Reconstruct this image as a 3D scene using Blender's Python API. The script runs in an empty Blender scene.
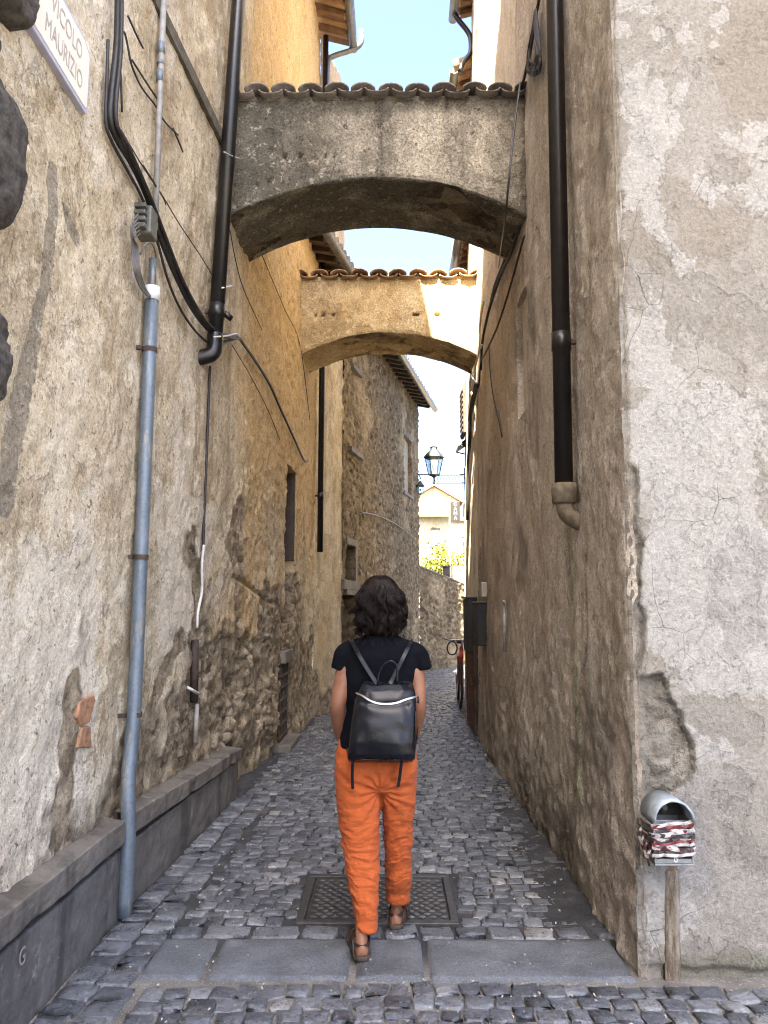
import bpy, bmesh, math, random
import numpy as np
from mathutils import Vector, Matrix
random.seed(7)
rng = np.random.default_rng(11)
SC = bpy.context.scene
COL = SC.collection
rad = math.radians

# ------------------------------------------------------------------ camera
CAMZ = 1.45; PITCH = rad(7.55); YAW = rad(0.46); FPX = 740.0
cam = bpy.data.cameras.new("camera"); cam_o = bpy.data.objects.new("camera", cam); COL.objects.link(cam_o)
cam.sensor_fit = 'VERTICAL'; cam.sensor_height = 36.0; cam.lens = 36.0*FPX/1024.0
cam.clip_start = 0.05; cam.clip_end = 2000
cam_o.location = (0, 0, CAMZ); cam_o.rotation_euler = (rad(90)+PITCH, 0, YAW)
SC.camera = cam_o

def ray(px, py):
    a = (px-384)/FPX; b = (512-py)/FPX
    c, s = math.cos(PITCH), math.sin(PITCH)
    d = (a, c-b*s, s+b*c)
    return Vector((d[0]*math.cos(YAW)-d[1]*math.sin(YAW), d[0]*math.sin(YAW)+d[1]*math.cos(YAW), d[2]))
def at_y(px, py, Y):
    d = ray(px, py); t = Y/d.y
    return Vector((d.x*t, Y, CAMZ+d.z*t))
def at_z(px, py, Z=0.0):
    d = ray(px, py); t = (Z-CAMZ)/d.z
    return Vector((d.x*t, d.y*t, Z))

# wall surfaces of the lane (metres); lane runs along +Y
def xl(Y, z):      # plastered house on the left
    return np.interp(Y, [-2, 2, 3.8, 5.3, 6.1, 8.3, 10.3], [-1.40, -1.37, -1.34, -1.33, -1.29, -1.12, -1.05]) + \
        np.interp(Y, [3.8, 5.3, 8.3], [0, .022, 0])*np.minimum(z, 7.0)
def xr(Y, z):      # corner house on the right
    return np.interp(Y, [3.18, 5, 7.5, 8.8, 10.6, 13.5], [1.0, .99, .98, 1.02, 1.10, 1.33]) + .013*np.minimum(z, 9.0)
def on_wall(px, py, fx, off=0.0):
    d = ray(px, py); Y = 4.0
    for _ in range(40):
        z = CAMZ+d.z*Y/d.y
        x = float(fx(Y, z))+off
        Y = .5*Y+.5*max(.5, x/d.x*d.y)
    t = Y/d.y
    return Vector((d.x*t, Y, CAMZ+d.z*t))
def on_l(px, py, off=0.0): return on_wall(px, py, xl, off)
def on_r(px, py, off=0.0): return on_wall(px, py, xr, -off)

# ------------------------------------------------------------------ noise (numpy)
def _h(ix, iy, seed):
    n = (ix.astype(np.int64)*374761393 + iy.astype(np.int64)*668265263 + seed*1442695041) & 0xFFFFFFFF
    n = ((n ^ (n >> 13))*1274126177) & 0xFFFFFFFF
    n = ((n ^ (n >> 16))*2246822519) & 0xFFFFFFFF
    return ((n ^ (n >> 15)) & 0xFFFFFF)/float(0xFFFFFF)
def vn(x, y, seed=0):
    x = np.asarray(x, float); y = np.asarray(y, float)
    x, y = np.broadcast_arrays(x, y)
    ix = np.floor(x); iy = np.floor(y); fx = x-ix; fy = y-iy
    fx = fx*fx*fx*(fx*(fx*6-15)+10); fy = fy*fy*fy*(fy*(fy*6-15)+10)
    a = _h(ix, iy, seed); b = _h(ix+1, iy, seed); c = _h(ix, iy+1, seed); d = _h(ix+1, iy+1, seed)
    return (a*(1-fx)+b*fx)*(1-fy)+(c*(1-fx)+d*fx)*fy
def fbm(x, y, seed=0, octv=5, gain=.5):
    s = 0; a = 1; t = 0; f = 1
    for i in range(octv):
        s = s+a*(vn(np.asarray(x)*f+i*17.3, np.asarray(y)*f-i*9.1, seed+i)-.5); t += a; a *= gain; f *= 2.03
    return s/t*2
def ridge(x, y, seed=0, octv=3):
    s = 0; a = 1; t = 0; f = 1
    for i in range(octv):
        s = s+a*(1-np.abs(vn(np.asarray(x)*f+i*7.7, np.asarray(y)*f+i*3.1, seed+i)*2-1)); t += a; a *= .5; f *= 2
    return s/t
def vor(x, y, seed=0):
    x, y = np.broadcast_arrays(np.asarray(x, float), np.asarray(y, float))
    ix = np.floor(x); iy = np.floor(y)
    f1 = np.full(x.shape, 9.); f2 = np.full(x.shape, 9.); idv = np.zeros(x.shape)
    for dx in (-1, 0, 1):
        for dy in (-1, 0, 1):
            cx = ix+dx; cy = iy+dy
            jx = cx+.15+.7*_h(cx, cy, seed); jy = cy+.15+.7*_h(cx, cy, seed+31)
            d = np.hypot(x-jx, y-jy); hid = _h(cx, cy, seed+77)
            m = d < f1
            f2 = np.where(m, f1, np.minimum(f2, d)); idv = np.where(m, hid, idv); f1 = np.where(m, d, f1)
    return f1, f2, idv
def sst(x, a, b):
    t = np.clip((np.asarray(x, float)-a)/(b-a), 0, 1)
    return t*t*(3-2*t)
def polyline_dist(U, Z, pts):
    """distance of every (U,Z) to a polyline, and the polyline's running fraction there"""
    best = np.full(U.shape, 1e9); fr = np.zeros(U.shape); n = len(pts)-1
    for i in range(n):
        ax, ay = pts[i]; bx, by = pts[i+1]; vx, vy = bx-ax, by-ay
        t = np.clip(((U-ax)*vx+(Z-ay)*vy)/max(1e-9, vx*vx+vy*vy), 0, 1)
        d = np.hypot(U-ax-t*vx, Z-ay-t*vy)
        m = d < best; best = np.where(m, d, best); fr = np.where(m, (i+t)/n, fr)
    return best, fr
def poly_sd(U, Z, pts):
    """signed distance to a closed polygon, positive inside"""
    d, _ = polyline_dist(U, Z, list(pts)+[pts[0]])
    ins = np.zeros(U.shape, bool); n = len(pts); j = n-1
    for i in range(n):
        xi, yi = pts[i]; xj, yj = pts[j]
        c = ((yi > Z) != (yj > Z)) & (U < (xj-xi)*(Z-yi)/((yj-yi) or 1e-9)+xi)
        ins ^= c; j = i
    return np.where(ins, d, -d)

# ------------------------------------------------------------------ objects
WL = {}
def tag(o, label=None, cat=None, group=None, kind=None):
    if label: o['label'] = label
    if cat: o['category'] = cat
    if group: o['group'] = group
    if kind: o['kind'] = kind
    return o
def thing(name, label, cat, loc=(0, 0, 0), group=None):
    o = bpy.data.objects.new(name, None); o.empty_display_size = .1; COL.objects.link(o)
    o.location = loc; WL[o.name] = Vector(loc)
    return tag(o, label, cat, group)
def link_mesh(name, me, parent=None, origin=None):
    o = bpy.data.objects.new(name, me); COL.objects.link(o)
    if parent is not None:
        o.parent = parent; WL[o.name] = WL[parent.name]
    else:
        o.location = origin; WL[o.name] = Vector(origin)
    return o
def mk(name, V, F, mat, parent=None, smooth=True, attrs=None, bevel=None, origin=None, label=None, solid=None):
    V = np.asarray(V, float).reshape(-1, 3)
    if parent is not None: org = np.array(WL[parent.name])
    elif origin is not None: org = np.array(origin, float)
    else: org = np.array([(V[:, 0].min()+V[:, 0].max())/2, (V[:, 1].min()+V[:, 1].max())/2, V[:, 2].min()])
    me = bpy.data.meshes.new(name)
    L = V-org
    if isinstance(F, np.ndarray) and F.ndim == 2:
        n, k = F.shape
        me.vertices.add(len(L)); me.vertices.foreach_set('co', L.astype(np.float32).ravel())
        me.loops.add(n*k); me.loops.foreach_set('vertex_index', F.astype(np.int32).ravel())
        me.polygons.add(n); me.polygons.foreach_set('loop_start', (np.arange(n)*k).astype(np.int32))
        try: me.polygons.foreach_set('loop_total', np.full(n, k, np.int32))
        except Exception: pass
        me.update(calc_edges=True)
    else:
        me.from_pydata([tuple(v) for v in L], [], [tuple(int(i) for i in f) for f in F])
    if smooth: me.polygons.foreach_set('use_smooth', np.ones(len(me.polygons), bool))
    for k_, arr in (attrs or {}).items():
        a = me.attributes.new(k_, 'FLOAT', 'POINT'); a.data.foreach_set('value', np.asarray(arr, np.float32).ravel())
    me.materials.append(mat); me.validate()
    o = link_mesh(name, me, parent, tuple(org))
    if bevel:
        b = o.modifiers.new('bevel', 'BEVEL'); b.width = bevel; b.segments = 2; b.limit_method = 'ANGLE'; b.angle_limit = rad(40)
    if solid:
        s = o.modifiers.new('solid', 'SOLIDIFY'); s.thickness = solid; s.offset = 0
    if label: o['label'] = label
    return o
def catmull(pts, n=6):
    P = [Vector(p) for p in pts]; out = []
    Q = [P[0]*2-P[1]]+P+[P[-1]*2-P[-2]]
    for i in range(1, len(Q)-2):
        p0, p1, p2, p3 = Q[i-1:i+3]
        for k in range(n):
            t = k/n
            out.append(.5*((2*p1)+(p2-p0)*t+(2*p0-5*p1+4*p2-p3)*t*t+(3*p1-p0-3*p2+p3)*t**3))
    out.append(P[-1]); return out
class MB:
    def __init__(s): s.V = []; s.F = []
    def add(s, V, F):
        b = len(s.V); s.V += [tuple(v) for v in V]; s.F += [tuple(i+b for i in f) for f in F]; return s
    def hexa(s, p):   # 4 bottom CCW, 4 top CCW
        return s.add(p, [(3, 2, 1, 0), (4, 5, 6, 7), (0, 1, 5, 4), (1, 2, 6, 5), (2, 3, 7, 6), (3, 0, 4, 7)])
    def box(s, x0, x1, y0, y1, z0, z1):
        return s.hexa([(x0, y0, z0), (x1, y0, z0), (x1, y1, z0), (x0, y1, z0), (x0, y0, z1), (x1, y0, z1), (x1, y1, z1), (x0, y1, z1)])
    def obox(s, c, ax, ay, az):   # centre and three half-axis vectors
        c, ax, ay, az = Vector(c), Vector(ax), Vector(ay), Vector(az)
        if ax.cross(ay).dot(az) < 0: ax = -ax
        return s.hexa([c-ax-ay-az, c+ax-ay-az, c+ax+ay-az, c-ax+ay-az, c-ax-ay+az, c+ax-ay+az, c+ax+ay+az, c-ax+ay+az])
    def tube(s, pts, r, n=8, caps=True, flat=None):
        P = [Vector(p) for p in pts]; R = r if isinstance(r, (list, tuple, np.ndarray)) else [r]*len(P)
        V = []; up = None
        for i, p in enumerate(P):
            t = (P[min(i+1, len(P)-1)]-P[max(i-1, 0)]).normalized()
            if up is None:
                up = Vector((0, 0, 1)) if abs(t.z) < .9 else Vector((0, 1, 0))
            u = (up-t*up.dot(t)).normalized(); w = t.cross(u); up = u
            for k in range(n):
                a = 2*math.pi*k/n
                V.append(p+u*(math.cos(a)*R[i])+w*(math.sin(a)*R[i]*(flat or 1)))
        F = []
        for i in range(len(P)-1):
            for k in range(n):
                k2 = (k+1) % n
                F.append((i*n+k, i*n+k2, (i+1)*n+k2, (i+1)*n+k))
        if caps:
            F.append(tuple(range(n-1, -1, -1))); F.append(tuple((len(P)-1)*n+k for k in range(n)))
        return s.add(V, F)
    def strap(s, pts, nrm, w, t):   # flat band; nrm = outward normal (vector or list)
        P = [Vector(p) for p in pts]; V = []
        for i, p in enumerate(P):
            tg = (P[min(i+1, len(P)-1)]-P[max(i-1, 0)]).normalized()
            nn = Vector(nrm[i]) if isinstance(nrm, list) else Vector(nrm)
            nn = (nn-tg*nn.dot(tg)).normalized(); sd = tg.cross(nn)
            V += [p-sd*w/2-nn*t/2, p+sd*w/2-nn*t/2, p+sd*w/2+nn*t/2, p-sd*w/2+nn*t/2]
        F = []
        for i in range(len(P)-1):
            for k in range(4):
                F.append((i*4+k, i*4+(k+1) % 4, i*4+4+(k+1) % 4, i*4+4+k))
        F += [(3, 2, 1, 0), tuple((len(P)-1)*4+k for k in range(4))]
        return s.add(V, F)
    def loft(s, rings, caps=True):
        n = len(rings[0]); V = [v for r in rings for v in r]; F = []
        for i in range(len(rings)-1):
            for k in range(n):
                k2 = (k+1) % n
                F.append((i*n+k, i*n+k2, (i+1)*n+k2, (i+1)*n+k))
        if caps:
            F.append(tuple(range(n-1, -1, -1))); F.append(tuple((len(rings)-1)*n+k for k in range(n)))
        return s.add(V, F)
    def lathe(s, c, prof, n=16, axis='Z'):
        c = Vector(c); rings = []
        for r, h in prof:
            ring = []
            for k in range(n):
                a = 2*math.pi*k/n; p = (r*math.cos(a), r*math.sin(a), h)
                if axis == 'X': p = (h, p[0], p[1])
                if axis == 'Y': p = (p[1], h, p[0])
                ring.append(c+Vector(p))
            rings.append(ring)
        return s.loft(rings)
    def ell(s, c, rx, ry, rz, n=16, m=10):
        c = Vector(c); rings = []
        for i in range(m+1):
            th = math.pi*(i+.02)/(m+.04); z = -math.cos(th); r = math.sin(th)
            rings.append([c+Vector((rx*r*math.cos(2*math.pi*k/n), ry*r*math.sin(2*math.pi*k/n), rz*z)) for k in range(n)])
        return s.loft(rings)
    def prism(s, poly, ext):
        n = len(poly); e = Vector(ext); P = [Vector(p) for p in poly]
        V = P+[p+e for p in P]
        F = [tuple(range(n-1, -1, -1)), tuple(range(n, 2*n))]+[(k, (k+1) % n, n+(k+1) % n, n+k) for k in range(n)]
        return s.add(V, F)
    def build(s, name, mat, parent=None, smooth=False, bevel=None, **k):
        return mk(name, s.V, s.F, mat, parent, smooth, bevel=bevel, **k)
def remesh(mb, voxel, smooth=4, fac=.5):
    me = bpy.data.meshes.new('tmp'); me.from_pydata([tuple(v) for v in mb.V], [], mb.F); me.update()
    bm = bmesh.new(); bm.from_mesh(me); bmesh.ops.recalc_face_normals(bm, faces=bm.faces); bm.to_mesh(me); bm.free()
    o = bpy.data.objects.new('tmp', me); COL.objects.link(o)
    r = o.modifiers.new('r', 'REMESH'); r.mode = 'VOXEL'; r.voxel_size = voxel
    if smooth:
        sm = o.modifiers.new('s', 'SMOOTH'); sm.iterations = smooth; sm.factor = fac
    dg = bpy.context.evaluated_depsgraph_get(); dg.update()
    ev = o.evaluated_get(dg); m2 = bpy.data.meshes.new_from_object(ev)
    V = np.empty(len(m2.vertices)*3, np.float32); m2.vertices.foreach_get('co', V); V = V.reshape(-1, 3).astype(float)
    N = np.empty(len(m2.vertices)*3, np.float32); m2.vertices.foreach_get('normal', N); N = N.reshape(-1, 3).astype(float)
    F = [tuple(p.vertices) for p in m2.polygons]
    bpy.data.objects.remove(o); bpy.data.meshes.remove(me); bpy.data.meshes.remove(m2)
    return V, N, F
def text_mesh(body, size, mat_fn, depth=.003):
    """letters as verts/faces; mat_fn maps (x along the line, y up, d out) to a world point"""
    cu = bpy.data.curves.new('txt', 'FONT'); cu.body = body; cu.size = size; cu.align_x = 'CENTER'; cu.extrude = depth/2
    o = bpy.data.objects.new('txt', cu); COL.objects.link(o)
    dg = bpy.context.evaluated_depsgraph_get(); dg.update()
    me = bpy.data.meshes.new_from_object(o.evaluated_get(dg))
    V = [mat_fn(v.co.x, v.co.y, v.co.z) for v in me.vertices]; F = [tuple(p.vertices) for p in me.polygons]
    bpy.data.objects.remove(o); bpy.data.curves.remove(cu); bpy.data.meshes.remove(me)
    return V, F

# ------------------------------------------------------------------ node materials
class M:
    def __init__(s, name):
        s.mat = bpy.data.materials.new(name); s.mat.use_nodes = True; s.nt = s.mat.node_tree
        s.nt.nodes.clear(); s.out = s.nt.nodes.new('ShaderNodeOutputMaterial')
        s.b = s.nt.nodes.new('ShaderNodeBsdfPrincipled'); s.nt.links.new(s.b.outputs[0], s.out.inputs[0])
        s._co = None
    def set(s, sock, v):
        if isinstance(v, bpy.types.NodeSocket): s.nt.links.new(v, sock)
        elif isinstance(v, (tuple, list)) and len(v) == 3 and sock.type == 'RGBA': sock.default_value = (*v, 1)
        else: sock.default_value = v
    def nd(s, t, **p):
        n = s.nt.nodes.new(t)
        for k, v in p.items(): setattr(n, k, v)
        return n
    def co(s):
        if s._co is None: s._co = s.nd('ShaderNodeTexCoord').outputs['Object']
        return s._co
    def mp(s, scale, vec=None, rot=(0, 0, 0)):
        n = s.nd('ShaderNodeMapping'); s.set(n.inputs[0], vec or s.co()); n.inputs['Scale'].default_value = scale
        n.inputs['Rotation'].default_value = rot; return n.outputs[0]
    def noise(s, scale, detail=4, rough=.55, vec=None, dist=0):
        n = s.nd('ShaderNodeTexNoise'); s.set(n.inputs['Vector'], vec or s.co())
        n.inputs['Scale'].default_value = scale; n.inputs['Detail'].default_value = detail
        n.inputs['Roughness'].default_value = rough; n.inputs['Distortion'].default_value = dist
        return n.outputs[0]
    def vor(s, scale, vec=None, feature='F1', out='Distance', rnd=1):
        n = s.nd('ShaderNodeTexVoronoi', feature=feature); s.set(n.inputs['Vector'], vec or s.co())
        n.inputs['Scale'].default_value = scale; n.inputs['Randomness'].default_value = rnd
        return n.outputs[out]
    def ramp(s, f, stops, interp='LINEAR'):
        n = s.nd('ShaderNodeValToRGB'); cr = n.color_ramp; cr.interpolation = interp
        while len(cr.elements) < len(stops): cr.elements.new(.5)
        for e, (p, c) in zip(cr.elements, stops):
            e.position = p; e.color = (*c, 1) if isinstance(c, (tuple, list)) else (c, c, c, 1)
        s.set(n.inputs[0], f); return n.outputs[0]
    def mix(s, f, a, b, blend='MIX'):
        n = s.nd('ShaderNodeMix', data_type='RGBA', blend_type=blend)
        s.set(n.inputs[0], f); s.set(n.inputs[6], a); s.set(n.inputs[7], b); return n.outputs[2]
    def math(s, op, a, b=0.0, clamp=False):
        n = s.nd('ShaderNodeMath', operation=op, use_clamp=clamp); s.set(n.inputs[0], a); s.set(n.inputs[1], b); return n.outputs[0]
    def ss(s, x, lo, hi, to=1.0):
        n = s.nd('ShaderNodeMapRange', interpolation_type='SMOOTHSTEP'); s.set(n.inputs[0], x)
        n.inputs[1].default_value = lo; n.inputs[2].default_value = hi; n.inputs[4].default_value = to; return n.outputs[0]
    def attr(s, name): return s.nd('ShaderNodeAttribute', attribute_name=name).outputs['Fac']
    def sep(s, i): 
        n = s.nd('ShaderNodeSeparateXYZ'); s.set(n.inputs[0], s.co()); return n.outputs[i]
    def bump(s, h, strength=.5, dist=.01, nrm=None):
        n = s.nd('ShaderNodeBump'); n.inputs['Strength'].default_value = strength; n.inputs['Distance'].default_value = dist
        s.set(n.inputs['Height'], h)
        if nrm: s.set(n.inputs['Normal'], nrm)
        return n.outputs[0]
    def fin(s, col, rough=.85, nrm=None, metal=0, spec=.5, **k):
        s.set(s.b.inputs['Base Color'], col); s.set(s.b.inputs['Roughness'], rough); s.set(s.b.inputs['Metallic'], metal)
        s.set(s.b.inputs['Specular IOR Level'], spec)
        if nrm: s.set(s.b.inputs['Normal'], nrm)
        for n_, v in k.items(): s.set(s.b.inputs[n_.replace('_', ' ')], v)
        return s.mat
def simple(name, col, rough=.6, metal=0, var=.25, scale=20, bump=.0, spec=.5, col2=None):
    m = M(name); n = m.noise(scale, 5, .6)
    c2 = col2 or tuple(c*(1-var) for c in col); c1 = tuple(min(1, c*(1+var)) for c in col)
    c = m.ramp(n, [(.3, c2), (.7, c1)])
    return m.fin(c, rough, m.bump(n, .5, bump) if bump else None, metal, spec)

def wallmat(name, cols, rub, stain=(.20, .155, .105), streak=.45, extras=(), speck=.5, rscale=7.0, pit=1.0,
            streak_scale=(3.2, 3.2, .32), nscale=1.1, bumpd=.02, crack=.0, scabs=.5, craq=0.0, gritmix=.7, flakes=.55, flscale=2.6):
    """old render: three plaster tones, vertical stains, pits; where 'loss' is high the rubble core shows"""
    m = M(name)
    big = m.noise(nscale, 8, .62); mid = m.noise(7, 8, .65); fine = m.noise(55, 6, .7); grit = m.noise(190, 3, .6)
    f = m.math('ADD', m.math('MULTIPLY', big, .62), m.math('MULTIPLY', mid, .38))
    col = m.ramp(f, [(.36, cols[0]), (.5, cols[1]), (.63, cols[2])])
    st = m.noise(1.0, 8, .62, m.mp(streak_scale), .4)
    col = m.mix(m.math('MULTIPLY', m.ss(st, .5, .68), streak), col, stain)
    fl = m.ss(m.math('ADD', m.noise(flscale, 11, .66, m.mp((1, 1, .8)), .3), m.math('MULTIPLY', m.math('SUBTRACT', big, .5), .3)), .528, .545)
    col = m.mix(m.math('MULTIPLY', fl, flakes), col, tuple(c*.82 for c in cols[0]))
    fl2 = m.ss(m.noise(flscale*2.3, 9, .68, None, .5), .60, .615); col = m.mix(m.math('MULTIPLY', fl2, flakes*.8), col, tuple(min(.85, c*1.12) for c in cols[2]))
    blot = m.noise(2.6, 10, .7)
    col = m.mix(m.math('MULTIPLY', m.ss(blot, .56, .66), .35), col, tuple(min(1, c*1.25) for c in cols[2]))
    for (an, c, lo, hi, amt) in extras:
        e = m.math('ADD', m.attr(an), m.math('MULTIPLY', m.math('SUBTRACT', mid, .5), .45))
        e = m.math('ADD', e, m.math('MULTIPLY', m.math('SUBTRACT', fine, .5), .25))
        col = m.mix(m.math('MULTIPLY', m.ss(e, lo, hi), amt), col, c)
    if crack:
        wv = m.nd('ShaderNodeVectorMath', operation='ADD'); m.set(wv.inputs[0], m.co())
        nn = m.nd('ShaderNodeTexNoise'); m.set(nn.inputs['Vector'], m.co()); nn.inputs['Scale'].default_value = 5
        sc = m.nd('ShaderNodeVectorMath', operation='SCALE'); m.set(sc.inputs[0], nn.outputs['Color']); sc.inputs['Scale'].default_value = .07
        m.set(wv.inputs[1], sc.outputs[0])
        ck = m.vor(3.6, wv.outputs[0], 'DISTANCE_TO_EDGE'); ckm = m.math('SUBTRACT', 1.0, m.ss(ck, .0, .009))
        ckm = m.math('MULTIPLY', ckm, m.ss(m.noise(1.7, 3), .50, .62)); col = m.mix(m.math('MULTIPLY', ckm, crack), col, (.09, .08, .07))
    chips = m.math('MULTIPLY', m.ss(m.noise(23, 3, .55, None, 1.2), .655, .675), .75*speck)
    col = m.mix(chips, col, tuple(c*.45 for c in stain))
    if craq:
        nn = m.nd('ShaderNodeTexNoise'); m.set(nn.inputs['Vector'], m.co()); nn.inputs['Scale'].default_value = 14; nn.inputs['Detail'].default_value = 4
        sc = m.nd('ShaderNodeVectorMath', operation='SCALE'); m.set(sc.inputs[0], nn.outputs['Color']); sc.inputs['Scale'].default_value = .07
        wv = m.nd('ShaderNodeVectorMath', operation='ADD'); m.set(wv.inputs[0], m.co()); m.set(wv.inputs[1], sc.outputs[0])
        e1 = m.math('SUBTRACT', 1.0, m.ss(m.vor(11, wv.outputs[0], 'DISTANCE_TO_EDGE'), .0, .05)); e2 = m.math('SUBTRACT', 1.0, m.ss(m.vor(24, wv.outputs[0], 'DISTANCE_TO_EDGE'), .0, .06))
        em = m.math('MAXIMUM', e1, m.math('MULTIPLY', e2, .6)); em = m.math('MULTIPLY', em, m.ss(m.attr('grey'), .15, .55))
        col = m.mix(m.math('MULTIPLY', em, craq), col, (.68, .665, .63))
    # pits and specks
    pits = m.math('MULTIPLY', m.math('SUBTRACT', 1.0, m.ss(m.noise(34, 5, .75), .28, .40)), speck)
    col = m.mix(pits, col, tuple(c*.35 for c in stain))
    col = m.mix(gritmix, col, m.ramp(m.math('ADD', m.math('MULTIPLY', grit, .4), m.math('MULTIPLY', fine, .6)), [(.36, .14), (.5, .53), (.63, .92)]), 'OVERLAY')
    scab = m.math('MULTIPLY', m.ss(m.noise(17, 6, .72, None, .6), .575, .64), scabs)
    col = m.mix(scab, col, tuple(min(.8, c*1.3) for c in cols[2])); grime = m.math('MULTIPLY', m.ss(m.noise(12, 7, .75, m.mp((1, 1, .6))), .56, .68), .5)
    col = m.mix(grime, col, tuple(c*.8 for c in stain))
    # rubble
    rc = m.vor(rscale, m.mp((1, 1, 1.5)), 'F1', 'Color')
    rsep = m.nd('ShaderNodeSeparateColor'); m.set(rsep.inputs[0], rc)
    rcol = m.ramp(rsep.outputs[0], [(.0, rub[0]), (.5, rub[1]), (1.0, rub[2])])
    rcol = m.mix(.75, rcol, m.ramp(mid, [(.3, .12), (.7, .85)]), 'OVERLAY')
    rcol = m.mix(m.math('MULTIPLY', m.ss(fine, .52, .66), .8), rcol, tuple(c*.5 for c in rub[0]))
    rcol = m.mix(m.math('MULTIPLY', m.ss(m.noise(9, 7, .7), .5, .6), .6), rcol, cols[1])
    lf = m.math('ADD', m.attr('loss'), m.math('MULTIPLY', m.math('SUBTRACT', mid, .5), .35))
    lf = m.math('ADD', lf, m.math('MULTIPLY', m.math('SUBTRACT', fine, .5), .35))
    lm = m.ss(lf, .40, .60)
    col = m.mix(lm, col, rcol)
    h = m.math('ADD', m.math('MULTIPLY', mid, .55), m.math('MULTIPLY', fine, .55))
    h = m.math('ADD', h, m.math('MULTIPLY', grit, .10)); h = m.math('SUBTRACT', h, m.math('MULTIPLY', fl, .22)); h = m.math('ADD', h, m.math('MULTIPLY', fl2, .15))
    h = m.math('SUBTRACT', h, m.math('MULTIPLY', pits, .4*pit))
    h = m.math('ADD', h, m.math('MULTIPLY', lm, m.math('MULTIPLY', fine, 1.2)))
    return m.fin(col, .92, m.bump(h, .9, bumpd), 0, .25)
# ------------------------------------------------------------------ materials
MAT_LEFT = wallmat('ochre_plaster', [(.35, .262, .158), (.57, .475, .328), (.70, .615, .468)], [(.20, .15, .098), (.37, .29, .195), (.54, .445, .32)],
                   stain=(.22, .155, .09), streak=.6, speck=.9, rscale=9, bumpd=.024, gritmix=.55, flakes=.4, scabs=.35, extras=[('patch', (.26, .222, .165), .42, .58, .92), ('white', (.72, .65, .53), .45, .7, .6), ('dirt', (.16, .12, .08), .35, .9, .65), ('ochre', (.56, .38, .18), .3, .9, .8)])
MAT_WARM = MAT_LEFT
MAT_RSIDE = wallmat('brown_grey_plaster', [(.40, .345, .285), (.53, .465, .39), (.63, .565, .485)], [(.22, .182, .145), (.34, .288, .232), (.48, .415, .34)],
                    stain=(.25, .205, .163), streak=.4, streak_scale=(3.5, 3.5, .9), speck=.7, rscale=8, bumpd=.028, scabs=.3, flakes=.3, gritmix=.6,
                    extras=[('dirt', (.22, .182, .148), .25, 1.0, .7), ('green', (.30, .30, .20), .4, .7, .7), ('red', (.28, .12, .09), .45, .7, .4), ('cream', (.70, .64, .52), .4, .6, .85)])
MAT_RFRONT = wallmat('flaking_limewash', [(.188, .172, .146), (.228, .214, .186), (.26, .246, .218)], [(.165, .147, .117), (.222, .20, .163), (.262, .242, .203)],
                     stain=(.18, .155, .118), streak=.35, speck=.45, rscale=16, crack=.9, scabs=.3, craq=.10, bumpd=.016, gritmix=.38, flakes=.4, flscale=3.6,
                     extras=[('beige', (.19, .167, .134), .46, .54, .65), ('white', (.305, .297, .272), .47, .53, .8), ('grey', (.152, .148, .14), .3, .8, .8), ('moss', (.11, .11, .072), .4, .8, .6), ('rust', (.17, .10, .045), .4, .6, .8)])
MAT_ARCH = wallmat('mossy_render', [(.13, .112, .085), (.26, .23, .18), (.45, .40, .315)], [(.09, .066, .046), (.165, .122, .083), (.34, .28, .20)],
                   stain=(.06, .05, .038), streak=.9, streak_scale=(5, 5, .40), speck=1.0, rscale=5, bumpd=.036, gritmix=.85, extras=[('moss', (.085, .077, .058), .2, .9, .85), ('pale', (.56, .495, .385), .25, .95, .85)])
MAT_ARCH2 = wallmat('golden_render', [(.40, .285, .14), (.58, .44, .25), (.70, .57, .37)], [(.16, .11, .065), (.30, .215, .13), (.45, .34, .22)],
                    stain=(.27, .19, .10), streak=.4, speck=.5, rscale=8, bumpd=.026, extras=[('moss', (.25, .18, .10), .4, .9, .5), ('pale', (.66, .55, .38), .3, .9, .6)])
MAT_STONE = wallmat('rubble_stone', [(.20, .145, .085), (.30, .225, .135), (.38, .295, .185)], [(.12, .085, .05), (.235, .17, .10), (.36, .275, .17)],
                    stain=(.12, .085, .05), streak=.35, rscale=9, speck=.8, bumpd=.03, flakes=.3, extras=[('mortar', (.30, .23, .14), .4, .6, .5)])
MAT_PALE = wallmat('pale_house_plaster', [(.55, .48, .36), (.66, .6, .48), (.74, .69, .58)], [(.3, .25, .18), (.4, .33, .25), (.5, .42, .33)],
                   stain=(.42, .34, .23), streak=.25, speck=.1)
MAT_FAR = wallmat('cream_plaster', [(.38, .33, .20), (.46, .40, .26), (.54, .48, .33)], [(.3, .25, .18), (.4, .33, .25), (.5, .42, .33)],
                  stain=(.5, .42, .3), streak=.2, speck=.05)

def mat_concrete(name, dark, light, mossy=.3):
    m = M(name); a = m.noise(2.2, 9, .68); b = m.noise(28, 6, .65); st = m.noise(1, 7, .6, m.mp((6, 6, .8)))
    c = m.ramp(m.math('ADD', m.math('MULTIPLY', a, .7), m.math('MULTIPLY', b, .3)), [(.33, dark), (.68, light)])
    c = m.mix(m.math('MULTIPLY', m.ss(st, .5, .66), .6), c, tuple(x*.5 for x in dark))
    c = m.mix(m.math('MULTIPLY', m.ss(m.noise(5, 10, .75), .58, .68), .55), c, tuple(min(.6, x*2.0) for x in light))
    c = m.mix(m.math('MULTIPLY', m.ss(m.noise(70, 3, .7), .66, .74), .6), c, (.42, .41, .38))
    return m.fin(c, .8, m.bump(m.math('ADD', a, m.math('MULTIPLY', b, .6)), .7, .012), 0, .3)
MAT_PLINTH = mat_concrete('grey_plinth_render', (.075, .07, .064), (.20, .186, .168))
MAT_COPING = mat_concrete('weathered_coping_stone', (.085, .076, .064), (.215, .193, .163))

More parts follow.
